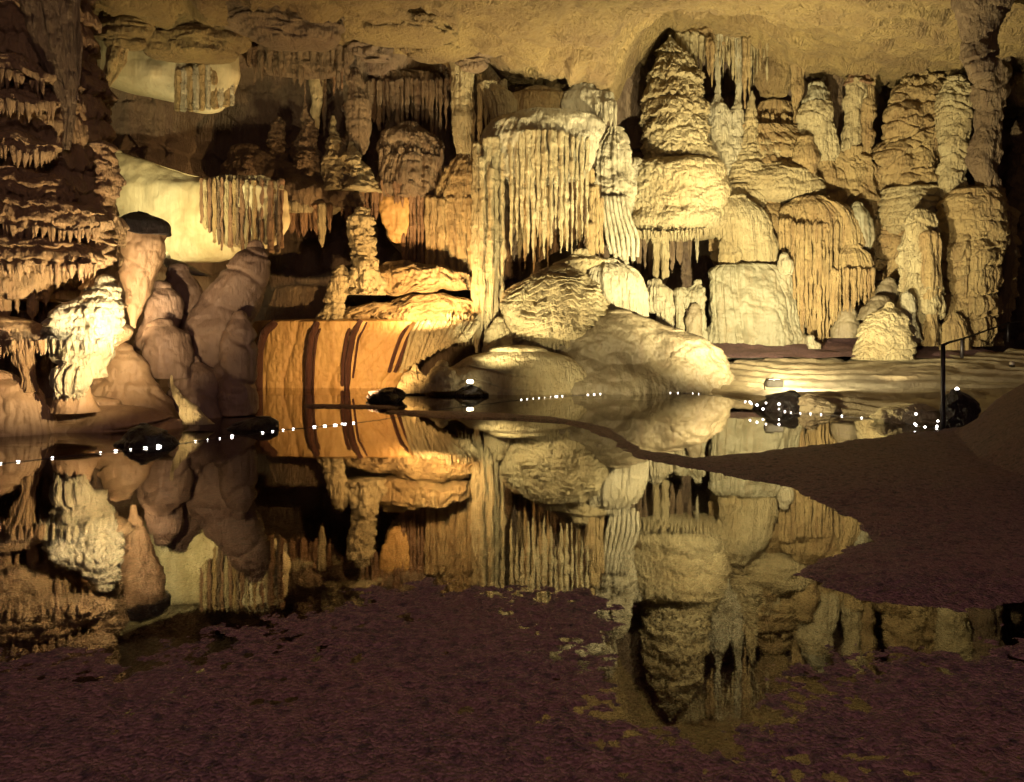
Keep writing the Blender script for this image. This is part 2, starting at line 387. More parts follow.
strip2 = [onwater(*p) for p in ((303, 405.2), (330, 405), (392, 406.5), (400, 408.5), (330, 408), (304, 407.5))]
fore = [onwater(*p) for p in ((-300, 640), (0, 648), (120, 655), (200, 632), (360, 583), (480, 580), (605, 584), (625, 640), (640, 700), (700, 722), (745, 715), (775, 660), (830, 640), (960, 640), (1100, 610))] + [(6, 1), (-6, 1)]
def floorz(X, Yw):
    w = .16*fbm(X*2.2, Yw*2.2, 0*X, 4, 5)
    z = np.full(X.shape, -.30)
    s1 = poly_sd(spit, X, Yw)+w*.9
    z = np.maximum(z, np.where(s1 > 0, .07*(1-np.exp(-s1/.5)), s1*.35))
    s2 = poly_sd(strip, X, Yw)+w*.12
    z = np.maximum(z, np.where(s2 > 0, .045*(1-np.exp(-s2/.12)), s2*.6))
    s2 = poly_sd(strip2, X, Yw)+w*.1
    z = np.maximum(z, np.where(s2 > 0, .05*(1-np.exp(-s2/.1)), s2*.6))
    s3 = poly_sd(fore, X, Yw)+w*1.1
    z = np.maximum(z, np.where(s3 > 0, .013*(1-np.exp(-s3/.7)), s3*.05)-.005)
    x0 = np.interp(Yw, [3, 6, 9, 12.2, 13, 16], [5.2, 5.0, 5.7, 7.15, 7.6, 9.5])
    z = z+np.where(s1 > 0, np.maximum(0, X-x0)*.62*sstep(0, .8, s1), 0)
    r = .017*fbm(X*9, Yw*9, 0*X, 4, 15, .75)+.010*(1-np.abs(vn(X*14, Yw*11, 0*X, 19)))*sstep(-.1, .4, np.maximum(s1, s3))
    return z+r*sstep(-.35, -.02, z)
xs = np.linspace(-1, 1, 760); ys = np.concatenate([np.linspace(1.2, 7.4, 460), np.linspace(7.42, 21, 340)])
YY = np.repeat(ys[:, None], len(xs), 1); XX = xs[None]*(YY*.80+1.2)
surf('floor', np.stack([XX, YY, floorz(XX, YY)], -1), M['mud'])
# water sheet
wp = np.array([[(-16, .3, 0), (18, .3, 0)], [(-16, 24, 0), (18, 24, 0)]], float)
surf('water', wp, M['water'])

# layered stone bank on the right, rising from the pond to the foot of the back wall
def tps(pts, X, Yw):
    p = np.array(pts, float); n = len(p)
    def U(r2): return np.where(r2 > 0, r2*np.log(r2+1e-12), 0)
    K = U((p[:, None, 0]-p[None, :, 0])**2+(p[:, None, 1]-p[None, :, 1])**2)+np.eye(n)*.05
    Pm = np.concatenate([np.ones((n, 1)), p[:, :2]], 1); A = np.zeros((n+3, n+3)); A[:n, :n] = K; A[:n, n:] = Pm; A[n:, :n] = Pm.T
    w = np.linalg.solve(A, np.concatenate([p[:, 2], np.zeros(3)])); z = w[n]+w[n+1]*X+w[n+2]*Yw
    for i in range(n): z = z+w[i]*U((X-p[i, 0])**2+(Yw-p[i, 1])**2)
    return z
xs = np.linspace(4.6, 14, 200); ys = np.linspace(20.9, 26, 120); X, Yw = np.meshgrid(xs, ys)
surf('floor_ledge', np.stack([X, Yw, .78+.22*(Yw-20.9)+.06*fbm(X*1.5, Yw*1.5, 0*X, 4, 33)], -1), M['mud'])
ctl = []
for px, py, Y in ((690, 388, 20), (740, 398, 17.2), (690, 380, 20.8), (800, 411, 14.6), (860, 414, 14.1), (930, 424, 12.7), (800, 397, 15.1), (860, 400, 14.8), (930, 408, 13.6),
                  (760, 380, 18.3), (830, 385, 17), (900, 392, 15.8), (760, 362, 20.6), (850, 364, 20), (930, 368, 19), (700, 362, 21.6), (990, 374, 17.5), (980, 400, 14.5),
                  (720, 353, 23), (850, 353, 22.5), (950, 352, 22), (1010, 350, 21), (800, 345, 25), (950, 340, 26), (1024, 338, 25), (1090, 345, 20), (1090, 380, 16)):
    ctl.append(W(px, py, Y))
xs = np.linspace(3.6, 17, 420); ys = np.linspace(11.8, 27, 480); X, Yw = np.meshgrid(xs, ys)
z = tps(ctl, X, Yw)
z = np.where(Yw > 21.2, z-.5*sstep(21.2, 22.2, Yw), z); lay = z/.10+1.1*fbm(X*.35, Yw*.35, 0*X, 3, 93); fl = np.floor(lay); fr = lay-fl
z = z+.10*(fl+sstep(.75, 1, fr)-lay)+.05*fbm(X*2.5, Yw*2.5, 0*X, 5, 95)
z = np.where(X < 4.6, z-(4.6-X)*.5, z)
z = z-.9*sstep(.2, -.6, X-np.interp(Yw, [11.8, 13, 15, 17, 20, 21, 27], [7.3, 6.5, 5.4, 4.6, 4.0, 3.5, 3.5]))
surf('floor_bank', np.stack([X, Yw, z], -1), M['bank'])

#@@LEFT
# ------------------------------------------------------------------ left: the tiered column and its foot
L = thing('flowstone_column', 'huge tan flowstone column of dripping tiers at the left edge of the cave', 'column', W(30, 432, 12.3))
loft('body', [(-70, -110, 82), (0, -110, 86), (55, -112, 88), (70, -112, 93), (100, -112, 102), (150, -114, 108), (185, -114, 111), (230, -114, 112), (268, -112, 108), (300, -110, 100)],
     12.5, M['left'], (tiers(.42, .17, .8, .075, .9, 1.4), lumps(1.6, .12, 4), billow(3.2, .05)), k=.62, parent=L, capT=0, capB=.05, q=.8)
loft('fluted_top', [(-70, 15, 92), (0, 18, 88), (40, 30, 86), (75, 50, 84), (110, 62, 80), (150, 62, 72)], 11.75, M['brown'], (flutes(.22, .14, .05), lumps(1.2, .05, 3)), k=.5, parent=L, q=1.1)
loft('core', [(262, -110, 96), (300, -110, 92), (350, -110, 96), (400, -110, 90), (432, -110, 90)], 12.9, M['brown'], (lumps(1.5, .12), flutes(.2, .05)), k=.5, parent=L, q=1.2)
for rows, Y, wv in (([(180, -40, 60), (188, -45, 72), (197, -45, 74), (202, -40, 70)], 11.55, .16), ([(208, -40, 96), (216, -42, 104), (226, -42, 106), (232, -40, 100)], 11.55, .12),
                ([(100, -30, 40), (104, -35, 56), (108, -35, 56)], 11.5, .1), ([(246, -50, 90), (254, -50, 98), (262, -50, 100), (268, -48, 98)], 11.45, .08), ([(146, -40, 50), (152, -40, 58), (158, -40, 54)], 11.5, .2), ([(70, -40, 40), (76, -40, 50), (82, -40, 46)], 11.5, .2)):
    lg = loft('ledge', rows, Y, M['left'], (tiers(.2, .07, .8, .06), billow(4, .05)), k=.5, parent=L, capT=.12, capB=.04, q=.7, wav=wv)
    r = rows[-1]; n = int((r[2]-r[1])/2.7); ptf = []
    for t in np.linspace(.02, .98, 60):
        p_ = W(r[1]+(r[2]-r[1])*t, r[0]-.5, Y-.46*(r[2]-r[1])/2/F*Y*math.sin(math.acos(2*t-1))); p_[2] += wv*float(wz(np.array([p_[0]]))[0]); ptf.append(p_)
    fringe('drip_fringe', ptf, n, .2, .042, M['left'], lg, depth=.09)
pipes(L, [(8, 14, 262, 294), (24, 9, 270, 300), (33, 15, 268, 318), (33, 11, 300, 316), (46, 12, 288, 304), (18, 10, 285, 312), (4, 16, 296, 322), (58, 8, 262, 286), (66, 9, 262, 283), (75, 8, 262, 281), (84, 9, 262, 280), (92, 8, 262, 279), (-8, 14, 262, 320)], 11.75, M['left'], name='stalactite', taper=.5)
lg = loft('ledge', [(322, -50, 30), (330, -50, 52), (338, -50, 56), (343, -50, 50)], 11.55, M['left'], (billow(4, .06), lumps(2, .05)), k=.5, parent=L, capT=.1, q=.8)
fringe('drip_fringe', [W(-20+72*t, 343, 11.2-.2*math.sin(math.pi*t)) for t in np.linspace(0, 1, 16)], 20, .2, .045, M['left'], lg)
loft('pedestal', [(344, 2, 38), (352, 8, 36), (366, 14, 37), (380, 20, 38), (392, 16, 42)], 11.6, M['left'], (flutes(.1, .06), lumps(2, .04)), k=.7, parent=L, q=.8)
bl = loft('bulge', [(284, 96, 112), (294, 82, 117), (306, 67, 119), (318, 56, 119), (330, 47, 117), (341, 39, 115), (348, 46, 112)], 11.6, M['pale'], (tiers(.14, .06, .9, .05), billow(3, .12), lumps(1.5, .08)), k=.55, parent=L, q=.6, wav=.05)
fringe('drip_fringe', [W(39+62*t, 343-1.5*math.sin(t*6), 11.35-.3*math.sin(math.pi*t)) for t in np.linspace(0, 1, 16)], 26, .17, .036, M['pale'], bl)
loft('bulge', [(345, 66, 112), (350, 54, 114), (358, 51, 113), (364, 56, 106), (370, 70, 102), (378, 84, 104)], 11.5, M['pale'], (billow(3.5, .09), lumps(2, .07)), k=.55, parent=L, q=.6, wav=.05)
bl = loft('bulge', [(364, 60, 90), (369, 51, 93), (378, 48, 92), (388, 50, 88), (395, 54, 84)], 11.35, M['pale'], (flutes(.07, .07, .05), lumps(2, .05)), k=.7, parent=L, capT=.08, q=.6, wav=.04)
fringe('drip_fringe', [W(54+30*t, 394+1.5*math.sin(t*3), 11.35-.25*math.sin(math.pi*t)) for t in np.linspace(0, 1, 16)], 14, .09, .03, M['pale'], bl)
loft('edge_drape', [(150, 98, 110), (178, 98, 113), (200, 94, 115), (230, 92, 113), (262, 94, 113), (285, 88, 114), (310, 90, 118), (330, 94, 115), (352, 90, 108), (368, 92, 104)], 11.8, M['left'], (billow(2.6, .2), lumps(2.5, .14), tiers(.25, .08)), k=1.2, parent=L, q=.5)
loft('mushroom_stem', [(392, 58, 88), (400, 54, 92), (412, 50, 98)], 11.5, M['smooth'], (lumps(1.5, .06),), k=.7, parent=L)

loft('boulder', [(378, -60, 18), (384, -60, 38), (398, -62, 52), (418, -64, 58), (440, -66, 62)], 11.7, M['smooth'], (lumps(1.1, .1, 4), flutes(.25, .04)), k=.5,
     label='rounded smooth tan boulder at the water under the tiered column, at the left edge', cat='boulder')
loft('rock_shelf', [(404, 40, 120), (410, 20, 160), (420, 0, 186), (430, -30, 192), (440, -40, 190)], 12.3, M['smooth'], (cracks(.3, .16), lumps(.9, .1, 4)), k=.35,
     label='low cracked tan rock shelf lying along the water below the brightly lit bulges', cat='rock')
loft('boulder', [(350, 108, 128), (356, 103, 134), (364, 100, 138), (378, 92, 146), (396, 82, 164), (412, 74, 180), (422, 70, 188)], 13.1, M['smooth'], (lumps(.9, .16, 4), cracks(.6, .1, .5)), k=.6,
     label='tan sloping boulder between the lit tiered column and the pale upright fang of rock', cat='boulder')
hr = thing('leaning_rock', 'tall leaning rock with a dark hood beside the tiered column', 'rock', W(134, 320, 13.8))
loft('body', [(229, 115, 166), (245, 114, 167), (262, 117, 161), (280, 121, 154), (300, 126, 146), (318, 130, 138), (328, 131, 136)], 13.8, M['smooth'], (lumps(1.2, .07, 4), cracks(.8, .05, .6)), k=.8, parent=hr, q=.8, capT=.02)
loft('hood', [(213, 138, 150), (217, 125, 160), (222, 117.5, 165), (228, 114, 167.8), (234, 113.6, 168)], 13.75, M['dark'], (lumps(1.6, .05, 4),), k=.83, parent=hr, q=.8, capT=.03, capB=.02, wav=.13)
M['boulder2'] = M['boulder']
for rows, Y, lab in (([(247, 244, 266), (254, 236, 271), (275, 222, 268), (300, 204, 258), (325, 192, 250), (360, 190, 252), (412, 186, 250)], 14.6, 'biggest brown boulder of the pile, leaning to the right with a blunt top'),
                     ([(288, 152, 168), (296, 147, 177), (315, 144, 182), (335, 140, 184), (350, 136, 186)], 14.2, 'upper round brown boulder behind the leaning hooded rock'),
                     ([(326, 152, 172), (334, 146, 182), (350, 145, 188), (366, 152, 188), (378, 160, 186)], 13.6, 'small rounded brown boulder just above the pale fang'),
                     ([(270, 172, 190), (285, 168, 206), (310, 172, 214), (350, 178, 215), (404, 176, 214)], 15.2, 'mid brown boulder wedged between the round boulder and the biggest one'),
                     ([(362, 182, 200), (372, 174, 214), (395, 168, 220), (416, 165, 224)], 13.9, 'low dark brown boulder at the water behind the pale fang'),
                     ([(318, 234, 246), (330, 226, 251), (360, 220, 252), (414, 216, 250)], 14.0, 'upright brown boulder next to the dark band that starts the orange flowstone')):
    loft('boulder', rows, Y, M['boulder'], (lumps(.8, .16, 4), cracks(.8, .07, .7)), k=.8, label=lab, cat='boulder', group='brown boulder pile')
loft('rock_spur', [(258, 161, 170), (262, 162, 182), (268, 168, 196), (273, 182, 206), (276, 196, 212)], 16.4, M['pale'], (lumps(2, .05),), k=.8, label='small pale slab sticking out behind the leaning hooded rock', cat='rock')
loft('rock_fang', [(384, 170, 173), (390, 171, 178), (400, 175, 188), (410, 179, 198), (418, 182, 206), (424, 184, 214)], 12.2, M['cream'], (lumps(2.5, .05, 4), cracks(.3, .05, 1.5)), k=.5, q=.6,
     label='pale pointed fang of rock standing at the edge of the pond', cat='rock')
loft('shore_rock', [(424, 140, 146), (428, 136, 152), (434, 130, 165), (440, 125, 172), (449, 122, 178)], 10.6, M['dark'], (lumps(4, .1, 4), billow(3, .1)), k=.8, capT=.02, label='jagged dark rock in the pond in front of the tan shelf', cat='rock')
loft('shore_rock', [(417, 256, 270), (421, 240, 277), (427, 225, 278), (433, 215, 272)], 12.2, M['dark'], (lumps(4, .06, 4),), k=.6, capT=.02, label='flat dark rock in the pond in front of the brown boulder pile', cat='rock')

# upper left wall
RR = thing('rock_roll', 'smooth cream band of rock under the ceiling above the dark recess, upper left', 'rock', W(165, 108, 19.0))
loft('face', [(40, 92, 238), (60, 98, 238), (75, 101, 237), (84, 106, 234), (92, 132, 231), (99, 165, 228), (104, 190, 224)], 19.2, M['palesmooth'], (lumps(.5, .3, 3),), k=.25, capB=.25, crk=.01, parent=RR)
pipes(RR, [(x, 8, 66+abs(x-205)*.3, 106+4*math.sin(x), (x-165)**2/70**2*.40-.32, 'pale' if n % 2 else 'ochre') for n, x in enumerate(range(178, 238, 6))], 19.05, M['pale'], name='drape', taper=.8, k=.6, tip=False)
loft('rock_spur', [(25, 112, 132), (45, 108, 132), (60, 104, 128), (80, 98, 116), (92, 97, 108)], 17.6, M['ochre'], (flutes(.2, .1), lumps(1.5, .08)), k=.6, capB=.1, label='narrow rust-edged drape slanting down the cream band beside the tiered column', cat='drapery')
fl = thing('flowstone_apron', 'broad yellow flowstone apron behind the leaning hooded rock', 'flowstone', W(180, 262, 18.2))
loft('face', [(153, 100, 122), (158, 100, 140), (168, 100, 172), (178, 100, 205), (183, 100, 250), (188, 100, 284), (205, 100, 286), (225, 100, 284), (246, 100, 278), (256, 100, 250), (262, 100, 225)], 18.6, M['palesmooth'], (lumps(.6, .2, 4),), k=.22, parent=fl, capT=.1, crk=.008)
sp = row_of(200, 284, 21, lambda x: 184, lambda x: 247+3*math.sin(x*.21)-max(0, 225-x)*.9, jit=3)
pipes(fl, [(a, b, c, d, ((a-190)/95)**2*.42-.06*(n % 2), ('rust', 'cream', 'rust', 'ochre', 'brown')[n % 5]) for n, (a, b, c, d) in enumerate(sp)], 17.96, M['rust'], name='fold', taper=.85, k=.8, tip=False)
loft('fold_edge', [(181, 205, 270), (185, 200, 284), (190, 205, 284)], 18.3, M['cream'], (billow(4, .06),), k=.1, parent=fl, capB=.05, wav=.05)

#@@MIDDLE
# ------------------------------------------------------------------ the dark recess, its stalagmites and hanging rocks
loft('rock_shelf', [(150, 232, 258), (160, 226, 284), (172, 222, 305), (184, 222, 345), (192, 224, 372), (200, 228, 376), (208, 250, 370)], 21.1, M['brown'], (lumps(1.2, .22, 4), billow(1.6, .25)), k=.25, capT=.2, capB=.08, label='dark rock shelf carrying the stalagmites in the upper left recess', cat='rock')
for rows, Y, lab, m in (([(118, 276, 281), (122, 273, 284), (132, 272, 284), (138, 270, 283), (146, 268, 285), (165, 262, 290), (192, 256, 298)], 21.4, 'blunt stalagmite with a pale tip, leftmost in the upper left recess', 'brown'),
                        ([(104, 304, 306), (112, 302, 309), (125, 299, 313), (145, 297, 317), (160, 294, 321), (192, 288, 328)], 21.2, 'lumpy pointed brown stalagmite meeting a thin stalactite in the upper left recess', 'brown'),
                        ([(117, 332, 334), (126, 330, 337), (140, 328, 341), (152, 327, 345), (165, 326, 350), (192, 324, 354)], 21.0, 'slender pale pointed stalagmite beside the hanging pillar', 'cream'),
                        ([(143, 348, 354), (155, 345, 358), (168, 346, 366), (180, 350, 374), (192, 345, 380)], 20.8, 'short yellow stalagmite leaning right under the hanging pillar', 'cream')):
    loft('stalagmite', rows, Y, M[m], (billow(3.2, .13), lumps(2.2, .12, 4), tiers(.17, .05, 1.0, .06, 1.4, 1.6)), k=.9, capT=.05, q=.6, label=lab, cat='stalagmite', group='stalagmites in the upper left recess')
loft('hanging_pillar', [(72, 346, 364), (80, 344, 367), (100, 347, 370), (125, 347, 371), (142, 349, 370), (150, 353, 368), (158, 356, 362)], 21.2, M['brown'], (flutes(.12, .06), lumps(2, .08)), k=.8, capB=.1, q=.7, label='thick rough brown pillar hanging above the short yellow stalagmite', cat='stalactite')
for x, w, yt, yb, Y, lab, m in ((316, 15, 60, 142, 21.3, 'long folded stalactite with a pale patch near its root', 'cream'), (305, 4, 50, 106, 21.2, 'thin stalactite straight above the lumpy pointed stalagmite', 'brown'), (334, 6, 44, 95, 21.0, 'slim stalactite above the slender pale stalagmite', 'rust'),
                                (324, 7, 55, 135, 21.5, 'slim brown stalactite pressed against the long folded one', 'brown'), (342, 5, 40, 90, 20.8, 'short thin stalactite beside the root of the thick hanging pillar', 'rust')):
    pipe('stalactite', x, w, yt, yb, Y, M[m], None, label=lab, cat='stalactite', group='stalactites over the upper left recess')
cl = thing('stalactite_ledge', 'brown ceiling ledge with ragged short drapes above the stalagmite recess', 'drapery', W(300, 85, 20.6))
loft('ledge', [(28, 235, 352), (45, 238, 356), (60, 246, 352), (70, 262, 345)], 20.9, M['brown'], (lumps(.9, .2, 5), billow(1.5, .15)), k=.25, parent=cl, capB=.2)
pipes(cl, row_of(245, 350, 16, 48, lambda x: 78+10*math.sin(x*.3), jit=7), 20.5, M['brown'], name='drape')
sh = thing('draped_shelf', 'narrow shelf with short pale and rust drapes below the stalagmite recess', 'drapery', W(300, 240, 20.8))
loft('shelf', [(204, 262, 335), (209, 260, 340), (214, 262, 336)], 20.7, M['cream'], (billow(3, .08),), k=.25, parent=sh)
pipes(sh, row_of(262, 333, 11, 208, lambda x: 232+6*math.sin(x*.4), jit=5), 20.6, M['rust'], name='drape', taper=.75)
pipes(sh, [(272, 14, 208, 234, -.1, 'pale'), (284, 8, 207, 230, -.12, 'pale'), (322, 10, 206, 246, -.1, 'cream')], 20.6, M['pale'], name='drape', taper=.8)

# brown curtains in the middle
uc = thing('curtain_drapery', 'dull brown upper curtain hanging under the ceiling pocket', 'drapery', W(408, 130, 22))
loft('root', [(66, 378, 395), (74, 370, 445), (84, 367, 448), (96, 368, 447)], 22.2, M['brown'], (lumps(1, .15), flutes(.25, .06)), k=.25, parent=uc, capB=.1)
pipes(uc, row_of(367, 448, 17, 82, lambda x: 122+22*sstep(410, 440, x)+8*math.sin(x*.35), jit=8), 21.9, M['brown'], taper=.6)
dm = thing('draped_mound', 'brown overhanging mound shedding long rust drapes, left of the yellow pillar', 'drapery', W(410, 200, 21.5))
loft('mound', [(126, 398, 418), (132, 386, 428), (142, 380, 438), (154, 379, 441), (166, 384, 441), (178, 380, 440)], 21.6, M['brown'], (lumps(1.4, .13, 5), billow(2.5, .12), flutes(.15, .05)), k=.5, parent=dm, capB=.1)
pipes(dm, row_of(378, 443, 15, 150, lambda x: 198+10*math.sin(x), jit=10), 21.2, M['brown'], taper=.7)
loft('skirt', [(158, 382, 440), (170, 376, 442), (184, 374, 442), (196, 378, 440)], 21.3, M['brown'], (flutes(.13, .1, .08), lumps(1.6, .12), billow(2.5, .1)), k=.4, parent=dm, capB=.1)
lc = thing('curtain_drapery', 'long rust and yellow curtain reaching down behind the knobbly pillar', 'drapery', W(410, 280, 21.2))
pipes(lc, row_of(340, 378, 9, 186, lambda x: 222-.2*(x-340), jit=7), 20.9, M['rust'], taper=.65)
loft('panel', [(188, 380, 404), (200, 379, 408), (222, 382, 408), (240, 392, 406)], 21.15, M['orange'], (lumps(1, .06),), k=.25, parent=lc, capB=.1)
pipes(lc, row_of(402, 428, 7, 184, 262, jit=18), 21.1, M['rust'], taper=.6)
pipes(lc, row_of(376, 404, 7, 184, lambda x: 206+8*math.sin(x), jit=8), 21.0, M['rust'], taper=.5)
pipes(lc, row_of(426, 476, 11, 200, 282, jit=5, w=8), 20.95, M['ochre'], taper=.75)
loft('backing', [(182, 378, 476), (210, 380, 474), (240, 386, 474), (262, 408, 474), (284, 436, 472)], 21.5, M['ochre'], (flutes(.2, .08), lumps(1, .06)), k=.12, parent=lc, capT=.1, capB=.05)
yp = thing('yellow_pillar', 'yellow pillar joining the ceiling to the curtain left of the large drapery', 'column', W(463, 190, 21.2))
loft('shaft', [(52, 444, 474), (58, 446, 476), (72, 451, 475), (92, 451, 474), (96, 453, 472), (100, 451, 475), (108, 450, 475), (112, 452, 473), (116, 450, 476), (140, 453, 475), (158, 457, 474), (170, 455, 475)], 21.2, M['cream'], (flutes(.12, .05, .05), lumps(2.5, .03)), k=.9, parent=yp, q=.7)
loft('foot', [(158, 456, 478), (166, 447, 482), (180, 437, 483), (196, 432, 481), (220, 430, 478), (250, 433, 476), (284, 438, 474)], 21.15, M['ochre'], (flutes(.13, .14, .05), lumps(1.5, .08), billow(2, .06)), k=.55, parent=yp, capB=.05, q=.7)
rc = thing('curtain_drapery', 'small pale curtain between the yellow pillar and the large drapery', 'drapery', W(490, 130, 21.3))
loft('root', [(62, 470, 488), (76, 474, 500), (86, 476, 506), (96, 477, 506)], 21.5, M['cream'], (lumps(1.5, .1), flutes(.12, .05)), k=.35, parent=rc, capB=.1)
pipes(rc, row_of(477, 507, 9, 84, lambda x: 152-1.3*(x-477), jit=7), 21.3, M['cream'], taper=.6)
loft('knobbly_pillar', [(212, 353, 370), (220, 351, 373), (240, 351, 374), (262, 352, 376), (275, 350, 380), (295, 348, 384)], 20.3, M['cream'], (billow(3.5, .17), lumps(4, .08, 4)), k=.9, q=.6, label='knobbly pale pillar standing on the ledge left of centre', cat='stalagmite')
for rows, lab in (([(270, 338, 346), (276, 334, 348), (288, 328, 348), (305, 326, 344), (328, 326, 342)], 'lumpy pale nodule left of the knobbly pillar foot'), ([(300, 326, 338), (310, 320, 345), (330, 318, 348)], 'low coral-like nodule under the lumpy pale nodule')):
    loft('nodule', rows, 20.1, M['cream'], (billow(3.2, .16), lumps(4, .06)), k=.9, q=.6, label=lab, cat='rock')
loft('flowstone_ledge', [(266, 384, 412), (274, 376, 470), (284, 372, 472), (290, 368, 472), (295, 372, 440)], 20.6, M['ochre'], (billow(2.2, .2), lumps(1.8, .14), tiers(.15, .08, 1, .06, 1.3)), k=.35, capB=.05, wav=.18, label='upper ochre ledge at the foot of the long curtain', cat='flowstone')
loft('flowstone_ledge', [(302, 392, 470), (308, 352, 473), (316, 332, 474), (326, 328, 474), (334, 330, 472)], 20.4, M['ochre'], (tiers(.16, .12, 1, .06, 1.4), billow(2.2, .2), lumps(1.8, .12)), k=.28, wav=.12, capB=.05, label='lower ochre ledge spilling over the orange panels', cat='flowstone')
loft('flowstone_sheet', [(290, 272, 332), (300, 268, 338), (318, 262, 340), (330, 258, 342)], 20.9, M['brown'], (lumps(1, .1), flutes(.3, .05)), k=.2, label='dull grey-brown sheet above the left orange panels', cat='flowstone')
op = thing('orange_flowstone', 'smooth orange flowstone wall with dark rust bands at the waterline', 'flowstone', W(350, 392, 19.7))
loft('panel', [(322, 252, 468), (328, 250, 464), (340, 252, 452), (352, 252, 432), (366, 252, 412), (380, 252, 398), (394, 252, 394)], 20.3, M['orange'], (lumps(.5, .1, 3), flutes(.8, .06, .03)), k=.22, parent=op, capT=.1, p=2.6)
def ribs(parent, specs, mat, name, r=.07):
    for pts, rad in specs:
        c = np.array([W(*p) for p in pts]); t = np.linspace(0, len(c)-1, 30)
        cc = np.stack([np.interp(t, range(len(c)), c[:, a]) for a in range(3)], -1)
        for _ in range(3): cc[1:-1] = (cc[:-2]+2*cc[1:-1]+cc[2:])/4
        tube(name, cc, rad, mat, parent)
ribs(op, [([(276, 322, 19.9), (265, 331, 19.8), (259, 348, 19.85), (258, 390, 20.0)], .12), ([(318, 322, 19.72), (312, 334, 19.66), (309, 356, 19.7), (308, 390, 19.85)], .10),
          ([(324, 322, 19.7), (317, 336, 19.66), (314, 360, 19.7), (313, 390, 19.85)], .03), ([(355, 320, 19.7), (347, 334, 19.64), (343, 360, 19.7), (342, 390, 19.9)], .05),
          ([(361, 320, 19.7), (353, 334, 19.64), (348, 362, 19.72), (347, 390, 19.9)], .09), ([(367, 322, 19.7), (358, 340, 19.66), (353, 378, 19.82)], .03),
          ([(410, 322, 19.78), (400, 338, 19.62), (393, 358, 19.7), (389, 372, 19.8)], .05), ([(418, 322, 19.8), (407, 340, 19.62), (399, 362, 19.72), (395, 372, 19.8)], .05)], M['band'], 'rust_band')
pl = []
for i in range(12):
    x = 410+i*5.4; b = 384-(x-392)*.62
    pl.append(([(x+8, 322, 19.55), (x+2, 332, 19.25), (x-4, 342+(b-342)*.4, 19.15), (x-9, b, 19.15)], .05+.02*(i % 3)))
ribs(op, pl, M['cream'], 'pleat')
pipes(op, row_of(446, 474, 8, 318, 344, jit=5), 19.7, M['cream'], name='drape')

#@@CENTRE
# ------------------------------------------------------------------ the large drapery and the ledge above it
LD = thing('flowstone_drapery', 'large cream drapery with long pipe-like folds in the middle of the cave', 'drapery', W(535, 352, 20.7))
loft('cap', [(113, 515, 580), (117, 500, 600), (124, 488, 607), (136, 480, 605), (150, 475, 598), (164, 473, 592), (178, 473, 588)], 20.9, M['pale'], (lumps(1.1, .12, 4), billow(2.2, .05), flutes(.3, .04)), k=.38, parent=LD, capT=.12, capB=.15, p=2.3)
pipes(LD, [(477, 13, 146, 352, -.15), (487, 11, 140, 350, -.25), (495, 9, 140, 348, -.2), (502, 8, 140, 350, -.1), (482, 8, 160, 330, -.4), (491, 7, 170, 320, -.42)], 20.5, M['cream'], name='fold', taper=.8, A=.05)
pipes(LD, [(511, 7.2, 138, 254, -.3), (517, 6.4, 138, 240, -.36), (522, 7.2, 134, 232, -.4), (528, 7.2, 132, 252, -.42), (533, 6.4, 132, 260, -.4), (538, 5.6, 132, 236, -.42), (544, 7.2, 132, 258, -.46), (551, 6.4, 132, 248, -.46), (556, 4.0, 134, 228, -.44), (561, 6.4, 134, 252, -.46),
           (567, 5.6, 136, 250, -.42), (572, 5.6, 138, 253, -.4), (577, 4.8, 140, 244, -.34), (582, 4.8, 140, 236, -.28), (587, 4.8, 142, 226, -.2)], 20.6, M['cream'], name='stalactite', taper=.55, A=.04)
pipes(LD, [(514, 6, 170, 232, .15), (525, 7, 180, 268, .2), (540, 6, 180, 262, .25), (548, 6, 190, 270, .3), (565, 6, 180, 246, .2), (580, 7, 180, 262, .1), (590, 9, 172, 250, .1), (534, 7, 200, 272, .4), (520, 6, 190, 275, .4)], 20.8, M['ochre'], name='stalactite', taper=.5)
loft('backing', [(150, 476, 596), (200, 480, 596), (230, 486, 596), (262, 490, 540)], 21.7, M['brown'], (flutes(.2, .08),), k=.1, parent=LD)  # brown sheet chosen to make the gaps between the folds look shaded
pipes(LD, [(592, 7, 190, 232, -.2), (590, 11, 226, 256, -.3), (597, 6, 188, 262, -.1), (601, 6, 200, 262, 0)], 20.9, M['ochre'], name='tube', taper=.8, tip=False)
UL = thing('drapery_ledge', 'rounded ledge with short stalactites on its right end, above the large drapery', 'flowstone', W(560, 125, 21.4))
loft('lobe', [(90, 525, 552), (95, 510, 572), (104, 502, 580), (114, 500, 578), (122, 506, 570)], 21.5, M['ochre'], (lumps(1.2, .12, 4), billow(1.6, .1)), k=.4, parent=UL, capB=.1)
loft('lobe', [(88, 572, 604), (94, 562, 614), (104, 556, 617), (114, 558, 616), (120, 570, 612)], 21.3, M['pale'], (lumps(1.2, .1, 4), flutes(.15, .06)), k=.5, parent=UL, capB=.08)
pipes(UL, [(602, 4, 104, 124), (606, 4, 104, 127), (611, 4, 104, 128), (615, 5, 104, 130), (597, 4, 106, 120)], 20.8, M['pale'], name='stalactite')
loft('flowstone_lobe', [(84, 478, 500), (92, 484, 512), (104, 490, 516), (118, 492, 516), (126, 496, 512)], 21.2, M['cream'], (lumps(1.5, .1), flutes(.12, .06)), k=.6, capB=.1, label='small cream lobe wedged between the pale curtain and the rounded ledge', cat='flowstone')
RP = thing('flowstone_ramp', 'pale striped flowstone sweeping down between the drapery and the large stalagmite', 'flowstone', W(612, 262, 21.4))
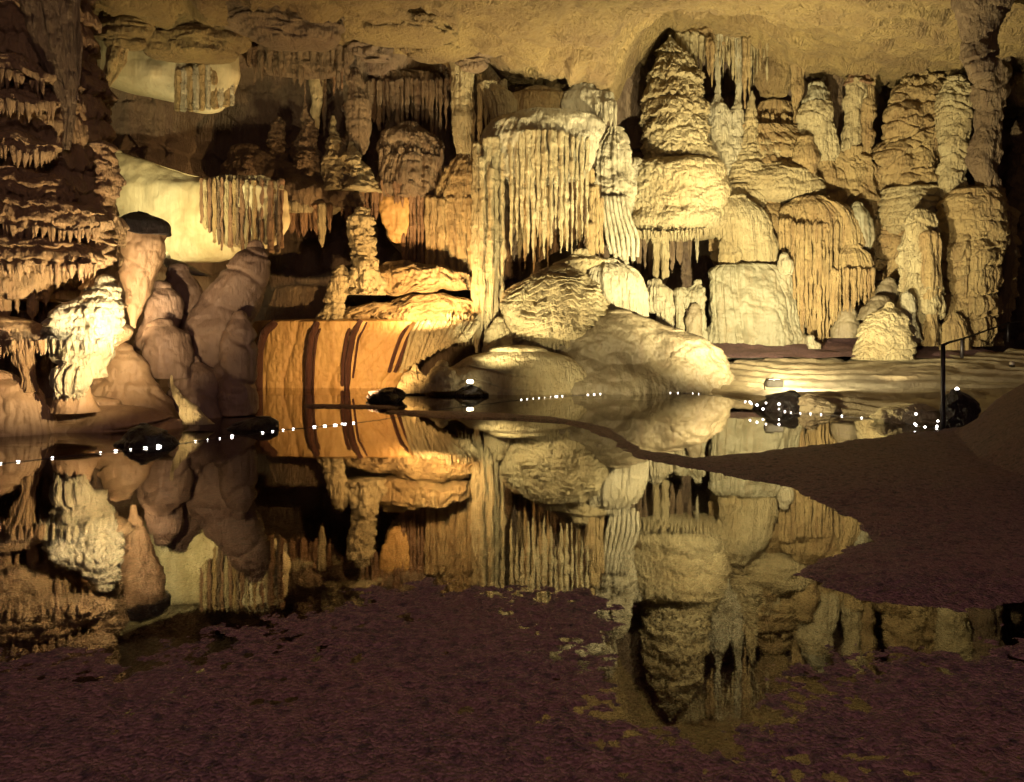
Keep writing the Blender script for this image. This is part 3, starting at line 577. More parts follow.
loft('head', [(131, 606, 624), (138, 600, 628), (152, 596, 630), (170, 594, 634), (190, 596, 636), (206, 598, 634), (230, 602, 632), (262, 613, 629)], 21.6, M['pale'], (lumps(1.6, .12, 4), tiers(.3, .07, .9, .07, 1.2), flutes(.12, .1, .06)), k=.6, parent=RP, capB=.1, q=.7)
ribs(RP, [([(602+i*4, 196, 21.2), (604+i*4.2, 215, 21.05), (607+i*5.2, 238, 20.95), (611+i*4.4, 254+(i*5) % 9, 21.0)], .05+.015*(i % 2)) for i in range(7)], M['pale'], 'stripe')

# ------------------------------------------------------------------ the big stalagmite
BS = thing('stalagmite', 'tallest cream stalagmite, a tiered cone on a broad overhanging platform', 'stalagmite', W(678, 250, 24))
loft('cone', [(46, 662, 676), (52, 658, 684), (60, 655, 692), (70, 652, 698), (85, 649, 702), (110, 646, 705), (135, 643, 709), (150, 643, 713), (162, 645, 714), (172, 648, 712)], 24, M['cream'],
     (tiers(.52, .2, 1.0, .09, 1.0, 1.0, .8), tiers(.2, .07, .9, .07, 1.5, 1.4), flutes(.1, .06, .3), lumps(1.6, .12, 4)), k=.9, parent=BS, capT=.1, q=.5)
loft('tip', [(36, 668, 671), (44, 665, 676), (54, 662, 680)], 23.9, M['pale'], (lumps(3, .06),), k=.9, parent=BS, capT=.04, q=.6)
pf = loft('platform', [(161, 650, 712), (165, 636, 722), (171, 630, 726), (185, 626, 728), (204, 624, 728), (212, 627, 725), (219, 623, 728), (225, 621, 729), (232, 625, 724), (237, 634, 716)], 23.9, M['cream'], (lumps(1.2, .12, 4), tiers(.3, .07, 1.0, .08, 1.5, 1.4), billow(4, .05)), k=.85, parent=BS, capB=.12, q=.55)
rim = lambda t, e=0: W(676+51*math.cos(math.pi*(1-t)), 229+5*math.sin(math.pi*t)-8*t*t*t, 23.9-1.42*math.sin(math.pi*t)+e)
fringe('drip_fringe', [rim(t) for t in np.linspace(0, 1, 60)], 90, .24, .04, M['cream'], pf, depth=.14)
fringe('drip_fringe', [rim(t, .3) for t in np.linspace(.05, .95, 60)], 70, .3, .045, M['cream'], pf, depth=.14)
loft('buttress', [(162, 622, 645), (180, 613, 640), (200, 608, 636), (220, 606, 630), (240, 612, 632), (252, 618, 630)], 23.4, M['pale'], (flutes(.13, .1, .05), tiers(.3, .06)), k=.9, parent=BS, capB=.2, q=.7)
random.seed(5); pipes(BS, [(633, 5, 236, 272), (639, 7, 236, 280), (645, 5, 236, 270), (650, 6, 236, 276), (656, 9, 236, 282, -.4, 'cream'), (665, 10, 238, 284, -.5, 'cream'), (672, 6, 236, 272), (680, 9, 236, 264), (690, 6, 236, 258), (697, 4, 238, 262, -.6, 'pale'), (628, 6, 230, 262)], 23.9, M['brown'], name='stalactite', taper=.7)
# ceiling stalactites behind and beside the big stalagmite
cs = thing('stalactite_ledge', 'ragged ceiling ledge dripping thin stalactites right above the tallest stalagmite', 'drapery', W(725, 60, 24.5))
loft('ledge', [(12, 672, 770), (22, 668, 772), (34, 672, 768), (44, 690, 756)], 24.6, M['ochre'], (lumps(1.2, .18, 5), billow(2, .12)), k=.25, parent=cs, capB=.15)
pipes(cs, row_of(676, 702, 8, 36, lambda x: 62+.5*(x-676), jit=6, w=5), 24.2, M['cream'], name='stalactite')
pipes(cs, row_of(700, 768, 22, 30, lambda x: 72+14*math.sin(x*.37), jit=14, w=4), 24.3, M['cream'], name='stalactite')
pipes(cs, [(709, 9, 40, 76), (712, 6, 44, 86), (745, 7, 40, 108), (749, 5, 40, 96), (760, 4, 34, 70)], 24.0, M['ochre'], name='stalactite')
for rows, lab in (([(24, 715, 722), (60, 714, 722), (84, 715, 721), (98, 713, 722), (108, 708, 728), (124, 705, 732), (150, 704, 738), (166, 706, 742)], 'thin pale column on a swollen foot right of the tallest stalagmite'),
                  ([(26, 734, 741), (54, 733, 744), (72, 737, 743), (98, 736, 741), (112, 728, 744), (130, 724, 744), (152, 720, 744), (166, 718, 745)], 'second thin pale column with a thicker top, right of the first thin one')):
    loft('column', rows, 24.3, M['pale'], (flutes(.1, .05), billow(3.5, .08), lumps(2.5, .05)), k=.9, q=.6, label=lab, cat='column', group='thin columns by the tallest stalagmite')
loft('stalagmite', [(92, 751, 753), (100, 749, 755), (112, 746, 756), (126, 745, 757), (145, 742, 758), (160, 734, 760), (174, 726, 764), (184, 722, 768)], 24.1, M['cream'], (billow(3.5, .12), tiers(.2, .06)), k=.9, capT=.03, q=.6, label='short knobbly pointed stalagmite right of the two thin columns', cat='stalagmite')

# ------------------------------------------------------------------ domes and mounds in front of the drapery
BD = thing('coral_dome', 'wrinkled brain-like flowstone dome at the foot of the large drapery', 'flowstone', W(553, 358, 20))
loft('dome', [(272, 540, 575), (280, 522, 592), (290, 508, 602), (304, 501, 608), (320, 501, 608), (334, 506, 602), (346, 516, 588), (356, 530, 572)], 20.0, M['cream'], (tiers(.15, .15, .8, .06, 2.2, .8, .8), lumps(1.2, .12), billow(1.5, .08)), crk=.008, k=.6, parent=BD, capT=.15, q=.45)
pipes(BD, row_of(528, 585, 14, 322, lambda x: 352-abs(x-556)*.35, jit=4, w=4.5), 19.42, M['cream'], name='drip', taper=.7)
loft('flowstone_lobe', [(254, 572, 592), (260, 562, 606), (268, 548, 600), (276, 540, 590), (284, 536, 580)], 20.6, M['cream'], (tiers(.2, .1, .6, .08), lumps(1.5, .08)), k=.5, label='folded cream lobe on top of the wrinkled dome', cat='flowstone')
loft('flowstone_lobe', [(263, 592, 622), (268, 580, 636), (278, 572, 645), (295, 570, 650), (318, 574, 650), (340, 580, 650)], 20.7, M['pale'], (flutes(.16, .09, .05), lumps(1, .08)), k=.55, q=.7, label='pale fluted lobe right of the wrinkled dome', cat='flowstone')
loft('flowstone_lobe', [(322, 494, 504), (330, 489, 512), (342, 486, 518), (356, 484, 524)], 19.9, M['cream'], (lumps(2, .1), billow(2, .1)), k=.7, label='small cream hump at the left foot of the wrinkled dome', cat='flowstone')
loft('flowstone_mound', [(313, 608, 632), (317, 598, 644), (324, 588, 658), (333, 578, 674), (345, 564, 688), (356, 552, 698), (368, 530, 706), (380, 510, 712), (394, 495, 716)], 19.6, M['mound'], (lumps(.9, .3, 5), billow(.7, .4)), k=.4, capT=.1, crk=.02, q=.8, label='large smooth grey-tan mound at the water in front of the pale fluted lobe', cat='mound')
loft('flowstone_mound', [(331, 664, 682), (337, 656, 696), (348, 648, 708), (362, 642, 720), (378, 636, 732), (394, 628, 742)], 19.5, M['mound'], (lumps(1.0, .25, 5), billow(.9, .25)), k=.5, capT=.08, crk=.02, q=.8, label='lower grey-tan shoulder mound between the large smooth mound and the stone bank', cat='mound')
loft('flowstone_mound', [(351, 490, 545), (356, 466, 565), (364, 452, 580), (374, 436, 592), (386, 420, 600), (396, 412, 604)], 18.9, M['cream'], (lumps(.8, .12, 4), cracks(.3, .08, .1)), k=.4, q=.8, label='low cream mound at the water below the long folds of the drapery', cat='mound')
for rows, lab in (([(370, 412, 419), (375, 404, 424), (384, 399, 427), (392, 396, 428)], 'small knobbly cream rock at the dark gap right of the orange wall'), ([(366, 436, 446), (371, 430, 452), (380, 427, 458), (390, 425, 460)], 'rounded cream rock beside the knobbly one on the low mound')):
    loft('rock', rows, 18.3, M['cream'], (billow(2.2, .18), lumps(2, .08)), k=.8, q=.7, label=lab, cat='rock')
for cap, pils, lab, m in (([(283, 650, 662), (288, 645, 670), (298, 642, 673), (308, 643, 673), (312, 645, 672)], [(642, 648), (656, 674)], 'pale capped stump beneath the stalagmite platform', 'pale'), ([(284, 694, 702), (290, 682, 705), (300, 676, 706), (308, 677, 706)], [(674, 688), (700, 707)], 'broken pale stump next to the grey-green slab', 'grey')):
    pr = thing('stump', lab, 'stalagmite', W((cap[2][1]+cap[2][2])/2, 336, 22.4), 'stumps under the platform')
    loft('cap', cap, 22.4, M[m], (lumps(1.6, .14, 4), flutes(.15, .08)), k=.8, parent=pr, capB=.05, q=.6)
    for x0, x1 in pils: loft('pillar', [(292, x0, x1), (318, x0+1, x1-1), (340, x0-1, x1)], 22.3, M[m], (flutes(.12, .05), lumps(1.6, .1, 4)), k=.9, parent=pr, q=.6)
loft('stump_block', [(308, 690, 700), (318, 686, 702), (336, 685, 703)], 22.0, M['mound'], (lumps(2, .05),), k=.7, label='small dull block in the gap of the broken pale stump', cat='rock')

#@@RIGHT
# ------------------------------------------------------------------ right wall formations
loft('flowstone_slab', [(266, 710, 778), (270, 704, 786), (285, 702, 793), (310, 702, 800), (340, 704, 806), (360, 704, 808)], 22.9, M['grey'], (lumps(.9, .22, 5), flutes(.6, .16, .04), cracks(1.3, .06, .5)), k=.35, q=.7, p=3.2, capT=.1, label='broad grey-green flowstone slab at the back of the stone bank', cat='flowstone')
loft('flowstone_lobe', [(198, 726, 750), (206, 718, 762), (222, 716, 772), (242, 718, 776), (260, 722, 776), (274, 734, 770)], 23.3, M['cream'], (flutes(.25, .08, .04), lumps(1, .08)), k=.6, capB=.2, q=.75, label='rounded cream lobe above the grey-green slab, beside the stalagmite platform', cat='flowstone')
loft('flowstone_lobe', [(236, 722, 730), (244, 717, 738), (256, 717, 744), (268, 720, 742), (274, 726, 738)], 23.1, M['cream'], (lumps(1.5, .08), flutes(.2, .05)), k=.8, capB=.15, label='small smooth cream knob at the right end of the stalagmite platform', cat='flowstone')
loft('nodule', [(257, 780, 788), (262, 778, 794), (268, 778, 795), (273, 780, 793)], 22.5, M['pale'], (lumps(2, .04),), k=.9, capB=.08, label='small pale round nodule tucked under the orange curtain', cat='rock')
OC = thing('curtain_drapery', 'wide orange-streaked curtain flowing down the right-hand wall', 'drapery', W(815, 340, 23))
loft('hood', [(200, 792, 830), (206, 780, 846), (216, 777, 858), (230, 778, 866), (244, 783, 866), (252, 790, 862)], 23.3, M['ochre'], (flutes(.2, .08, .04), lumps(1, .09)), k=.45, parent=OC, capB=.2, q=.75)
pipes(OC, row_of(792, 838, 11, 226, lambda x: 330+8*math.sin(x*.3), jit=8), 22.65, M['ochre'], name='fold', taper=.85, A=.05)
pipes(OC, row_of(778, 792, 4, 222, 256, jit=8), 22.8, M['ochre'], name='fold', taper=.7)
loft('backing', [(240, 790, 840), (280, 798, 842), (310, 802, 842), (338, 806, 838)], 23.1, M['ochre'], (flutes(.2, .08),), k=.3, parent=OC)
LB = thing('fringed_lobe', 'rounded fringed lobe at the right of the orange curtain', 'flowstone', W(852, 320, 22.6))
loft('hood', [(248, 842, 862), (254, 834, 870), (266, 831, 875), (280, 832, 875), (292, 836, 872)], 22.9, M['ochre'], (flutes(.15, .08, .04), lumps(1, .06)), k=.55, parent=LB, capB=.15, q=.7)
pipes(LB, row_of(832, 874, 12, 272, lambda x: 322-.65*(x-832), jit=4), 22.45, M['ochre'], name='drip', taper=.7)
loft('flowstone_lobe', [(206, 852, 862), (214, 846, 870), (228, 846, 874), (240, 852, 874), (248, 858, 872)], 23.2, M['grey'], (lumps(1.5, .08), flutes(.2, .06)), k=.7, capB=.1, label='grey fold between the orange curtain and the black cleft', cat='flowstone')
loft('rock_mass', [(128, 735, 800), (150, 715, 850), (175, 705, 880), (210, 702, 884), (250, 704, 882), (290, 720, 880), (330, 780, 872)], 24.3, M['ochre'], (lumps(.8, .3, 5), tiers(.5, .14, .9, .1, 1.1), flutes(.3, .1), billow(1.3, .15)), k=.18, p=2.8, label='rough ochre rock face behind the slabs and the orange curtain', cat='rock')
loft('rock_mass', [(190, 940, 1000), (215, 930, 1012), (260, 925, 1016), (310, 925, 1012), (346, 925, 1006)], 23.6, M['ochre'], (lumps(.9, .28, 5), tiers(.45, .15, .9, .1, 1.1), flutes(.3, .1)), k=.25, p=2.6, label='rough rock face joining the yellow front column and the fluted tan column', cat='rock')
# stacked slabs above the curtain
for rows, Y, lab, m in (([(136, 760, 772), (142, 752, 782), (154, 746, 790), (166, 744, 788), (176, 748, 775)], 24.2, 'domed slab right of the short knobbly stalagmite', 'cream'),
                        ([(166, 756, 800), (172, 748, 816), (182, 742, 820), (194, 745, 822), (200, 752, 815)], 23.9, 'broad cream slab over the orange curtain', 'cream'),
                        ([(188, 722, 752), (194, 718, 762), (204, 716, 768), (212, 722, 762)], 23.8, 'low rough slab behind the stalagmite platform', 'cream'),
                        ([(164, 716, 740), (172, 712, 748), (184, 712, 752), (196, 716, 750)], 24.2, 'lumpy block at the foot of the thin columns', 'pale')):
    loft('rock_slab', rows, Y, M[m], (lumps(1.3, .13, 5), tiers(.3, .08, .7, .08)), k=.5, capB=.1, label=lab, cat='rock', group='stacked slabs on the right-hand wall')
fr = thing('fringed_ledge', 'dim ledge with a short hanging fringe, set back left of the twin columns', 'drapery', W(776, 140, 25))
loft('ledge', [(104, 758, 796), (110, 754, 800), (120, 756, 800), (126, 760, 798)], 24.9, M['ochre'], (lumps(1.5, .1), flutes(.15, .05)), k=.4, parent=fr, capB=.08)
pipes(fr, row_of(757, 799, 12, 118, lambda x: 134+.2*(x-757), jit=4), 24.5, M['ochre'], name='stalactite', taper=.6)
loft('hanging_rock', [(50, 750, 800), (66, 752, 800), (82, 755, 796), (94, 760, 790)], 24.8, M['ceil'], (lumps(1.5, .15, 5), flutes(.2, .05)), k=.5, capB=.15, label='rough hanging block of ceiling rock above the dim fringed ledge', cat='rock')
loft('hanging_rock', [(44, 788, 812), (66, 790, 806), (90, 792, 804), (110, 792, 800), (124, 793, 797)], 24.3, M['ochre'], (lumps(1.5, .08), flutes(.15, .05)), k=.5, capB=.1, label='leaf-shaped hanging rock tapering down beside the grey-topped column', cat='stalactite')
for parts, lab in (([([(86, 808, 824), (92, 804, 829), (100, 802, 830), (107, 804, 829)], 'grey'), ([(106, 803, 831), (118, 800, 833), (132, 799, 834), (144, 801, 836), (154, 806, 838), (160, 814, 836)], 'cream'), ([(154, 819, 834), (172, 820, 834), (190, 822, 834), (214, 818, 834)], 'ochre')], 'grey-topped column tapering down to a thin ochre stem'),
                   ([([(60, 846, 862), (72, 850, 868), (84, 845, 872)], 'rust'), ([(82, 845, 865), (95, 843, 865), (120, 843, 863), (145, 842, 861), (150, 842, 860)], 'cream'), ([(80, 864, 876), (100, 863, 876), (130, 861, 874), (165, 860, 872), (190, 862, 874)], 'ochre'), ([(149, 843, 861), (156, 842, 862), (164, 846, 866), (182, 850, 868), (200, 852, 880)], 'ochre')], 'twin-shafted ochre column beside the black cleft')):
    co = thing('column', lab, 'column', W(830, 210, 24))
    for rows, m in parts: loft('shaft', rows, 24.0, M[m], (flutes(.2, .06), lumps(1.4, .13, 5), billow(1.8, .08), cracks(.6, .04, .5)), k=.8, parent=co, capB=.06, q=.7)
loft('flowstone_lobe', [(140, 798, 812), (148, 792, 818), (160, 790, 820), (172, 796, 818)], 23.7, M['ochre'], (lumps(1.5, .12), flutes(.2, .05)), k=.8, capB=.15, label='smooth ochre knob under the grey-topped column', cat='flowstone')
loft('wall_mass', [(150, 836, 866), (170, 832, 872), (190, 828, 878), (215, 826, 880), (240, 850, 878)], 24.5, M['brown'], (lumps(1.2, .15, 5),), k=.6, capB=.2, label='brown rock mass at the foot of the twin-shafted column', cat='rock')
loft('rock_pillar', [(40, 808, 840), (70, 812, 846), (100, 826, 844), (160, 830, 846)], 24.9, M['brown'], (lumps(1.2, .1, 5),), k=.6, label='dull rock rib between the grey-topped and twin-shafted columns', cat='rock')

BC = thing('column', 'broad layered column right of the black cleft', 'column', W(910, 350, 24))
loft('shaft', [(76, 908, 930), (84, 898, 940), (95, 893, 944), (120, 888, 945), (150, 884, 944), (180, 882, 944), (200, 882, 946), (225, 881, 944), (260, 879, 935), (290, 878, 925), (335, 878, 920)], 24.0, M['ochre'], (tiers(.6, .22, 1.0, .12, 1.8, .9), lumps(1.0, .24, 5), billow(1.3, .18), cracks(.5, .08, .5)), k=.7, parent=BC, q=.65)
loft('skirt', [(190, 884, 946), (200, 880, 948), (215, 880, 948), (228, 884, 945), (240, 900, 940)], 23.6, M['cream'], (tiers(.22, .13, .8, .1), lumps(2, .08)), k=.65, parent=BC, capB=.15, q=.65)
lc2 = loft('column', [(80, 944, 966), (90, 943, 970), (110, 942, 969), (140, 941, 969), (165, 940, 969), (185, 941, 966), (205, 942, 960)], 23.0, M['cream'], (tiers(.45, .14, 1.0, .1, 1.6), lumps(1.5, .14, 5), billow(1.6, .1), cracks(.35, .07, .4)), k=.8, q=.6, label='bright narrow column of stacked blocks, between the broad layered column and the dark one', cat='column')
loft('column', [(-40, 955, 1010), (0, 957, 1006), (30, 962, 1003), (50, 965, 1002), (70, 966, 1004), (100, 972, 1003), (140, 972, 1000), (180, 974, 998), (215, 972, 1000)], 22.6, M['brown'], (tiers(.8, .14, .6, .2, 1.4), lumps(1, .2, 5), billow(1.2, .15)), k=.8, capT=0, q=.75, label='dark reddish column rising into the ceiling near the right edge', cat='column')
loft('flowstone_mass', [(192, 952, 998), (202, 944, 1003), (222, 942, 1006), (240, 946, 1006), (255, 952, 1000)], 22.6, M['ochre'], (lumps(1.2, .14, 5), tiers(.4, .12)), k=.7, capB=.15, q=.7, label='swollen mass at the foot of the bright narrow column', cat='flowstone')
YC = thing('column', 'yellow front column of bright blocks standing at the path', 'column', W(920, 345, 22))
loft('shaft', [(213, 908, 930), (220, 902, 938), (240, 903, 938), (262, 900, 939), (285, 898, 937), (292, 896, 938), (310, 898, 938), (325, 900, 938), (346, 904, 937)], 22.0, M['cream'], (tiers(.6, .15, .9, .12, 1.4), flutes(.3, .1), lumps(1.3, .16, 5)), k=.75, parent=YC, q=.6)
loft('block', [(296, 900, 915), (303, 898, 916), (316, 900, 914), (340, 904, 922)], 21.4, M['pale'], (lumps(1.5, .08),), k=.8, parent=YC, capB=.1)
loft('shaft', [(235, 920, 940), (255, 922, 942), (280, 921, 942), (320, 922, 938), (346, 922, 938)], 21.6, M['ochre'], (flutes(.2, .08), lumps(1.5, .07)), k=.8, parent=YC, q=.7)
RC = thing('column', 'fluted tan column right of the yellow front column, behind the railing', 'column', W(970, 345, 22.3))
loft('shaft', [(228, 956, 990), (238, 948, 996), (256, 946, 998), (278, 944, 997), (300, 944, 996), (325, 944, 994), (346, 944, 990)], 22.4, M['ochre'], (flutes(.22, .12, .05), tiers(.8, .18, .9, .12, 1.5), lumps(1.1, .2, 5), billow(1.3, .12)), k=.7, parent=RC, q=.65)
loft('skirt', [(318, 946, 962), (324, 940, 968), (336, 940, 972), (350, 940, 974)], 21.7, M['ochre'], (flutes(.15, .08), lumps(1.6, .08)), k=.6, parent=RC, q=.7)
loft('column', [(215, 990, 1010), (250, 994, 1016), (290, 996, 1010), (330, 994, 1006)], 23.4, M['brown'], (flutes(.3, .1), lumps(1.1, .14, 5)), k=.8, label='dim brown column behind the fluted tan one, at the dark passage', cat='column')
loft('scaly_mound', [(307, 884, 896), (312, 874, 903), (320, 866, 907), (332, 859, 910), (345, 856, 911), (359, 854, 911)], 21.0, M['cream'], (tiers(.17, .10, .9, .1, 1.2, 1.4), lumps(1.8, .08)), k=.8, capB=.05, q=.55, label='scaly cream mound at the foot of the yellow front column', cat='mound')
for rows, Y, lab, m in (([(304, 846, 852), (312, 838, 858), (326, 834, 860), (338, 834, 858)], 22.6, 'pale brown boulder under the fringed lobe', 'mound'), ([(282, 882, 894), (290, 877, 900), (306, 876, 902), (322, 880, 900)], 22.6, 'grey boulder behind the scaly mound', 'mound'), ([(300, 870, 890), (308, 862, 902), (320, 858, 905)], 22.0, 'dark slab leaning on the scaly mound', 'mound'), ([(340, 808, 814), (344, 806, 820), (349, 808, 820)], 21.8, 'small white stone on the dark floor under the orange curtain', 'pale')):
    loft('boulder', rows, Y, M[m], (lumps(1.5, .08, 4), cracks(.3, .05, .4)), k=.8, label=lab, cat='boulder')
loft('rock_pillar', [(115, 1020, 1050), (122, 1012, 1060), (150, 1011, 1060), (182, 1010, 1060), (260, 1016, 1060), (340, 1020, 1070)], 25.5, M['brown'], (lumps(1.2, .14, 5), tiers(.5, .1)), k=.7, label='dim rock pillar beyond the dark passage at the right edge', cat='rock')
loft('hanging_rock', [(60, 1003, 1060), (84, 1002, 1060), (96, 1006, 1060), (104, 1016, 1060)], 24.5, M['ochre'], (lumps(1.2, .15, 5),), k=.6, capB=.1, label='ochre overhang above the dark passage at the right edge', cat='rock')
loft('hanging_rock', [(-60, 950, 1014), (0, 956, 1008), (25, 958, 1004), (45, 962, 1000), (62, 968, 996), (74, 974, 990)], 16.6, M['brown'], (tiers(.5, .12, .6, .15), lumps(1.1, .14, 5)), k=.8, capT=0, capB=.1, label='dark reddish pendant of rock hanging from the ceiling at the top right', cat='rock')
# ceiling blocks
for rows, Y, lab, m in (([(-6, 200, 330), (8, 205, 338), (20, 236, 340), (32, 262, 334)], 17.8, 'flat brown ceiling block over the stalagmite recess', 'brown'), ([(6, 335, 455), (18, 330, 462), (26, 345, 456)], 18.6, 'long flat ceiling block, upper middle', 'ceil'),
                        ([(28, 352, 388), (38, 346, 394), (48, 358, 390)], 20.4, 'dark rounded ceiling block beside the dark ceiling pocket', 'wall'), ([(40, 458, 488), (48, 452, 494), (58, 462, 486)], 20.6, 'brown ceiling block over the yellow pillar', 'brown'), ([(20, 395, 470), (34, 392, 500), (44, 402, 480)], 20.2, 'tan ceiling block behind the yellow pillar top', 'ceil'),
                        ([(2, 100, 150), (18, 96, 160), (34, 104, 150)], 17.6, 'rough ceiling block over the cream band, next to the tiered column', 'ceil'), ([(14, 150, 240), (30, 140, 250), (46, 150, 240)], 18.2, 'wide rough ceiling block over the cream band', 'ceil')):
    loft('ceiling_block', [(r[0]+9, r[1], r[2]) for r in rows], Y, M[m], (lumps(1, .2, 5), billow(1.5, .12), cracks(.3, .12), tiers(.25, .1, .5, .3)), k=.5, capT=.5, capB=.15, label=lab, cat='rock')

#@@SMALL
# ------------------------------------------------------------------ railing, lamps, shore rocks, string of glints
z0 = 0.0
RL = thing('handrail', 'black iron handrail on posts along the path at the right', 'railing', W(943, 428, 12.2))
tube('post', [W(943, 430, 12.2), W(943, 400, 12.2), W(943, 370, 12.2), W(943, 344, 12.2)], .035, M['iron'], RL)
tube('post', [W(962, 358, 18.5), W(962, 348, 18.5), W(962, 338, 18.5)], .04, M['iron'], RL)
tube('post', [W(1008, 342, 22.5), W(1008, 332, 22.5), W(1008, 322, 22.5)], .04, M['iron'], RL)
tube('rail', [W(943, 345, 12.2), W(950, 342, 14.5), W(962, 339, 18.5), W(985, 331, 20.5), W(1008, 323, 22.5), W(1040, 318, 25)], .023, M['iron'], RL)

def lamp(name, label, at, aim, size, m_at):
    t = thing(name, label, 'lamp', at)
    return t
LR = thing('flood_lamp', 'pale boxy flood lamp behind a dark rock on the stone bank', 'lamp', W(774, 392, 15.6))
boxmesh('housing', W(774, 383.5, 15.6), (.34, .22, .16), M['housing'], LR)
boxmesh('glass', W(774, 380.2, 15.72), (.26, .14, .03), M['lamp'], LR)
tube('bracket', [W(765, 390, 15.5), W(764, 384, 15.5), W(766, 379, 15.55), W(774, 378.5, 15.6)], .012, M['iron'], LR)
LM = thing('spot_lamp', 'small bright lamp shining on a dark rock in front of the low cream mound', 'lamp', W(470, 387, 17.9))
boxmesh('housing', W(470, 384.5, 17.9), (.14, .12, .07), M['housing'], LM)
boxmesh('glass', W(470, 381.5, 17.92), (.16, .1, .08), M['lamp'], LM, bev=.3)
loft('shore_rock', [(385, 466, 475), (388, 461, 480), (393, 455, 487), (397, 458, 486)], 17.8, M['dark'], (lumps(4, .08, 4),), k=.8, q=.5, capT=.02, label='dark rock standing in the water under the small bright lamp', cat='rock')
loft('shore_rock', [(388, 386, 396), (391, 372, 402), (397, 368, 408), (404, 372, 402)], 16.6, M['dark'], (lumps(4, .1, 4), billow(3, .08)), k=.7, q=.5, capT=.02, label='low dark rock in the pond before the dark gap of the orange wall', cat='rock')
loft('shore_rock', [(391, 788, 796), (396, 772, 799), (402, 760, 800), (409, 757, 800), (418, 764, 798)], 14.9, M['dark'], (lumps(3, .12, 4), billow(3, .08)), k=.7, q=.5, capT=.02, label='dark rock at the waterline hiding the boxy flood lamp', cat='rock')
loft('shore_rock', [(390, 950, 958), (396, 944, 966), (410, 941, 972), (430, 940, 976)], 12.4, M['dark'], (lumps(3, .1, 4),), k=.8, q=.6, capT=.02, label='dark upright rock beside the front post of the handrail', cat='rock')
loft('shore_rock', [(394, 806, 812), (398, 799, 822), (406, 798, 840), (413, 798, 842)], 14.6, M['bank'], (lumps(2.5, .08, 4), tiers(.1, .05)), k=.6, q=.6, capT=.02, label='pale lip of stone right of the dark rock that hides the flood lamp', cat='rock')
loft('shore_rock', [(404, 905, 925), (409, 880, 938), (417, 870, 941), (424, 880, 942)], 13.0, M['cream'], (lumps(2, .08, 4), cracks(.15, .05)), k=.5, q=.6, capT=.02, label='low cream stone at the water next to the front post', cat='rock')
# waterline glints along the shore, modelled as a floating string of lights
SL = thing('light_string', 'string of tiny white lights lying along the waterline of the pond', 'lights', (0, 12, 0))
way = [onwater(*p) for p in ((-30, 467), (0, 464), (60, 457.5), (120, 451), (160, 447), (200, 441), (232, 437.5), (270, 432), (300, 428.5), (340, 425), (380, 420), (440, 409.5), (520, 400), (560, 396.5), (620, 393.2), (690, 393.2), (728, 397), (752, 404), (790, 413), (840, 416), (890, 421), (925, 427), (940, 428.5))]
way = np.array(way); t = np.linspace(0, len(way)-1, 400)
cc = np.stack([np.interp(t, range(len(way)), way[:, 0]), np.interp(t, range(len(way)), way[:, 1]), np.full(400, .006)], -1)
for _ in range(4): cc[1:-1] = (cc[:-2]+2*cc[1:-1]+cc[2:])/4
tube('cord', cc, .004, M['cord'], SL, m=6)
d = np.concatenate([[0], np.cumsum(np.linalg.norm(np.diff(cc, axis=0), axis=1))])
def blob(name, c, r, mat, parent, sx=1.0):
    R_, C_ = 6, 10; ph = np.linspace(.04, math.pi-.04, R_); th = np.arange(C_)/C_*2*math.pi
    V = np.stack([c[0]+r*sx*np.sin(ph)[:, None]*np.cos(th), c[1]+r*np.sin(ph)[:, None]*np.sin(th), np.repeat((c[2]+r*np.cos(ph))[:, None], C_, 1)], -1)
    return link(name, V.reshape(-1, 3), gridquads(R_, C_, True)[:, ::-1], mat, parent)
pos = np.linspace(.3, d[-1]-.05, 120); skip = lambda px: 385 < px < 512 or 700 < px < 742 or 355 < px < 385 or 168 < px < 185 or random.random() < .25
for s in pos:
    c = np.array([np.interp(s, d, cc[:, a]) for a in range(3)]); c[2] = .014
    px = CX+F*c[0]/c[1]
    if not skip(px): blob('bulb', c, random.uniform(.003, .0075), M['led'], SL, random.uniform(2, 6))
gl = [(232, 436, 11.25), (757, 405, 14.2), (766, 403, 14.2), (763, 409, 14.1), (779, 404, 14.1), (779, 409, 14.1), (750, 402, 14.6), (916, 414, 12.6), (915, 424, 12.2), (938, 421, 12.1), (937, 426, 12.05), (925, 427, 12.0), (158, 446, 10.3), (342, 424, 12.7)]
for px, py, Y in gl: blob('bulb', W(px, py, Y), random.uniform(.013, .022), M['led'], SL)
PL = thing('path_light', 'small white marker light on the dark rock beside the front post', 'lamp', W(955, 391, 12.2))
boxmesh('base', W(957, 390.5, 12.2), (.06, .06, .03), M['iron'], PL); blob('bulb', W(957, 389, 12.2), .03, M['led'], PL)
PL = thing('path_light', 'small pale marker light far along the path edge at the right', 'lamp', W(1012, 366, 15.5))
boxmesh('base', W(1012, 366, 15.5), (.08, .08, .05), M['iron'], PL); blob('bulb', W(1012, 363.5, 15.5), .05, M['housing'], PL)

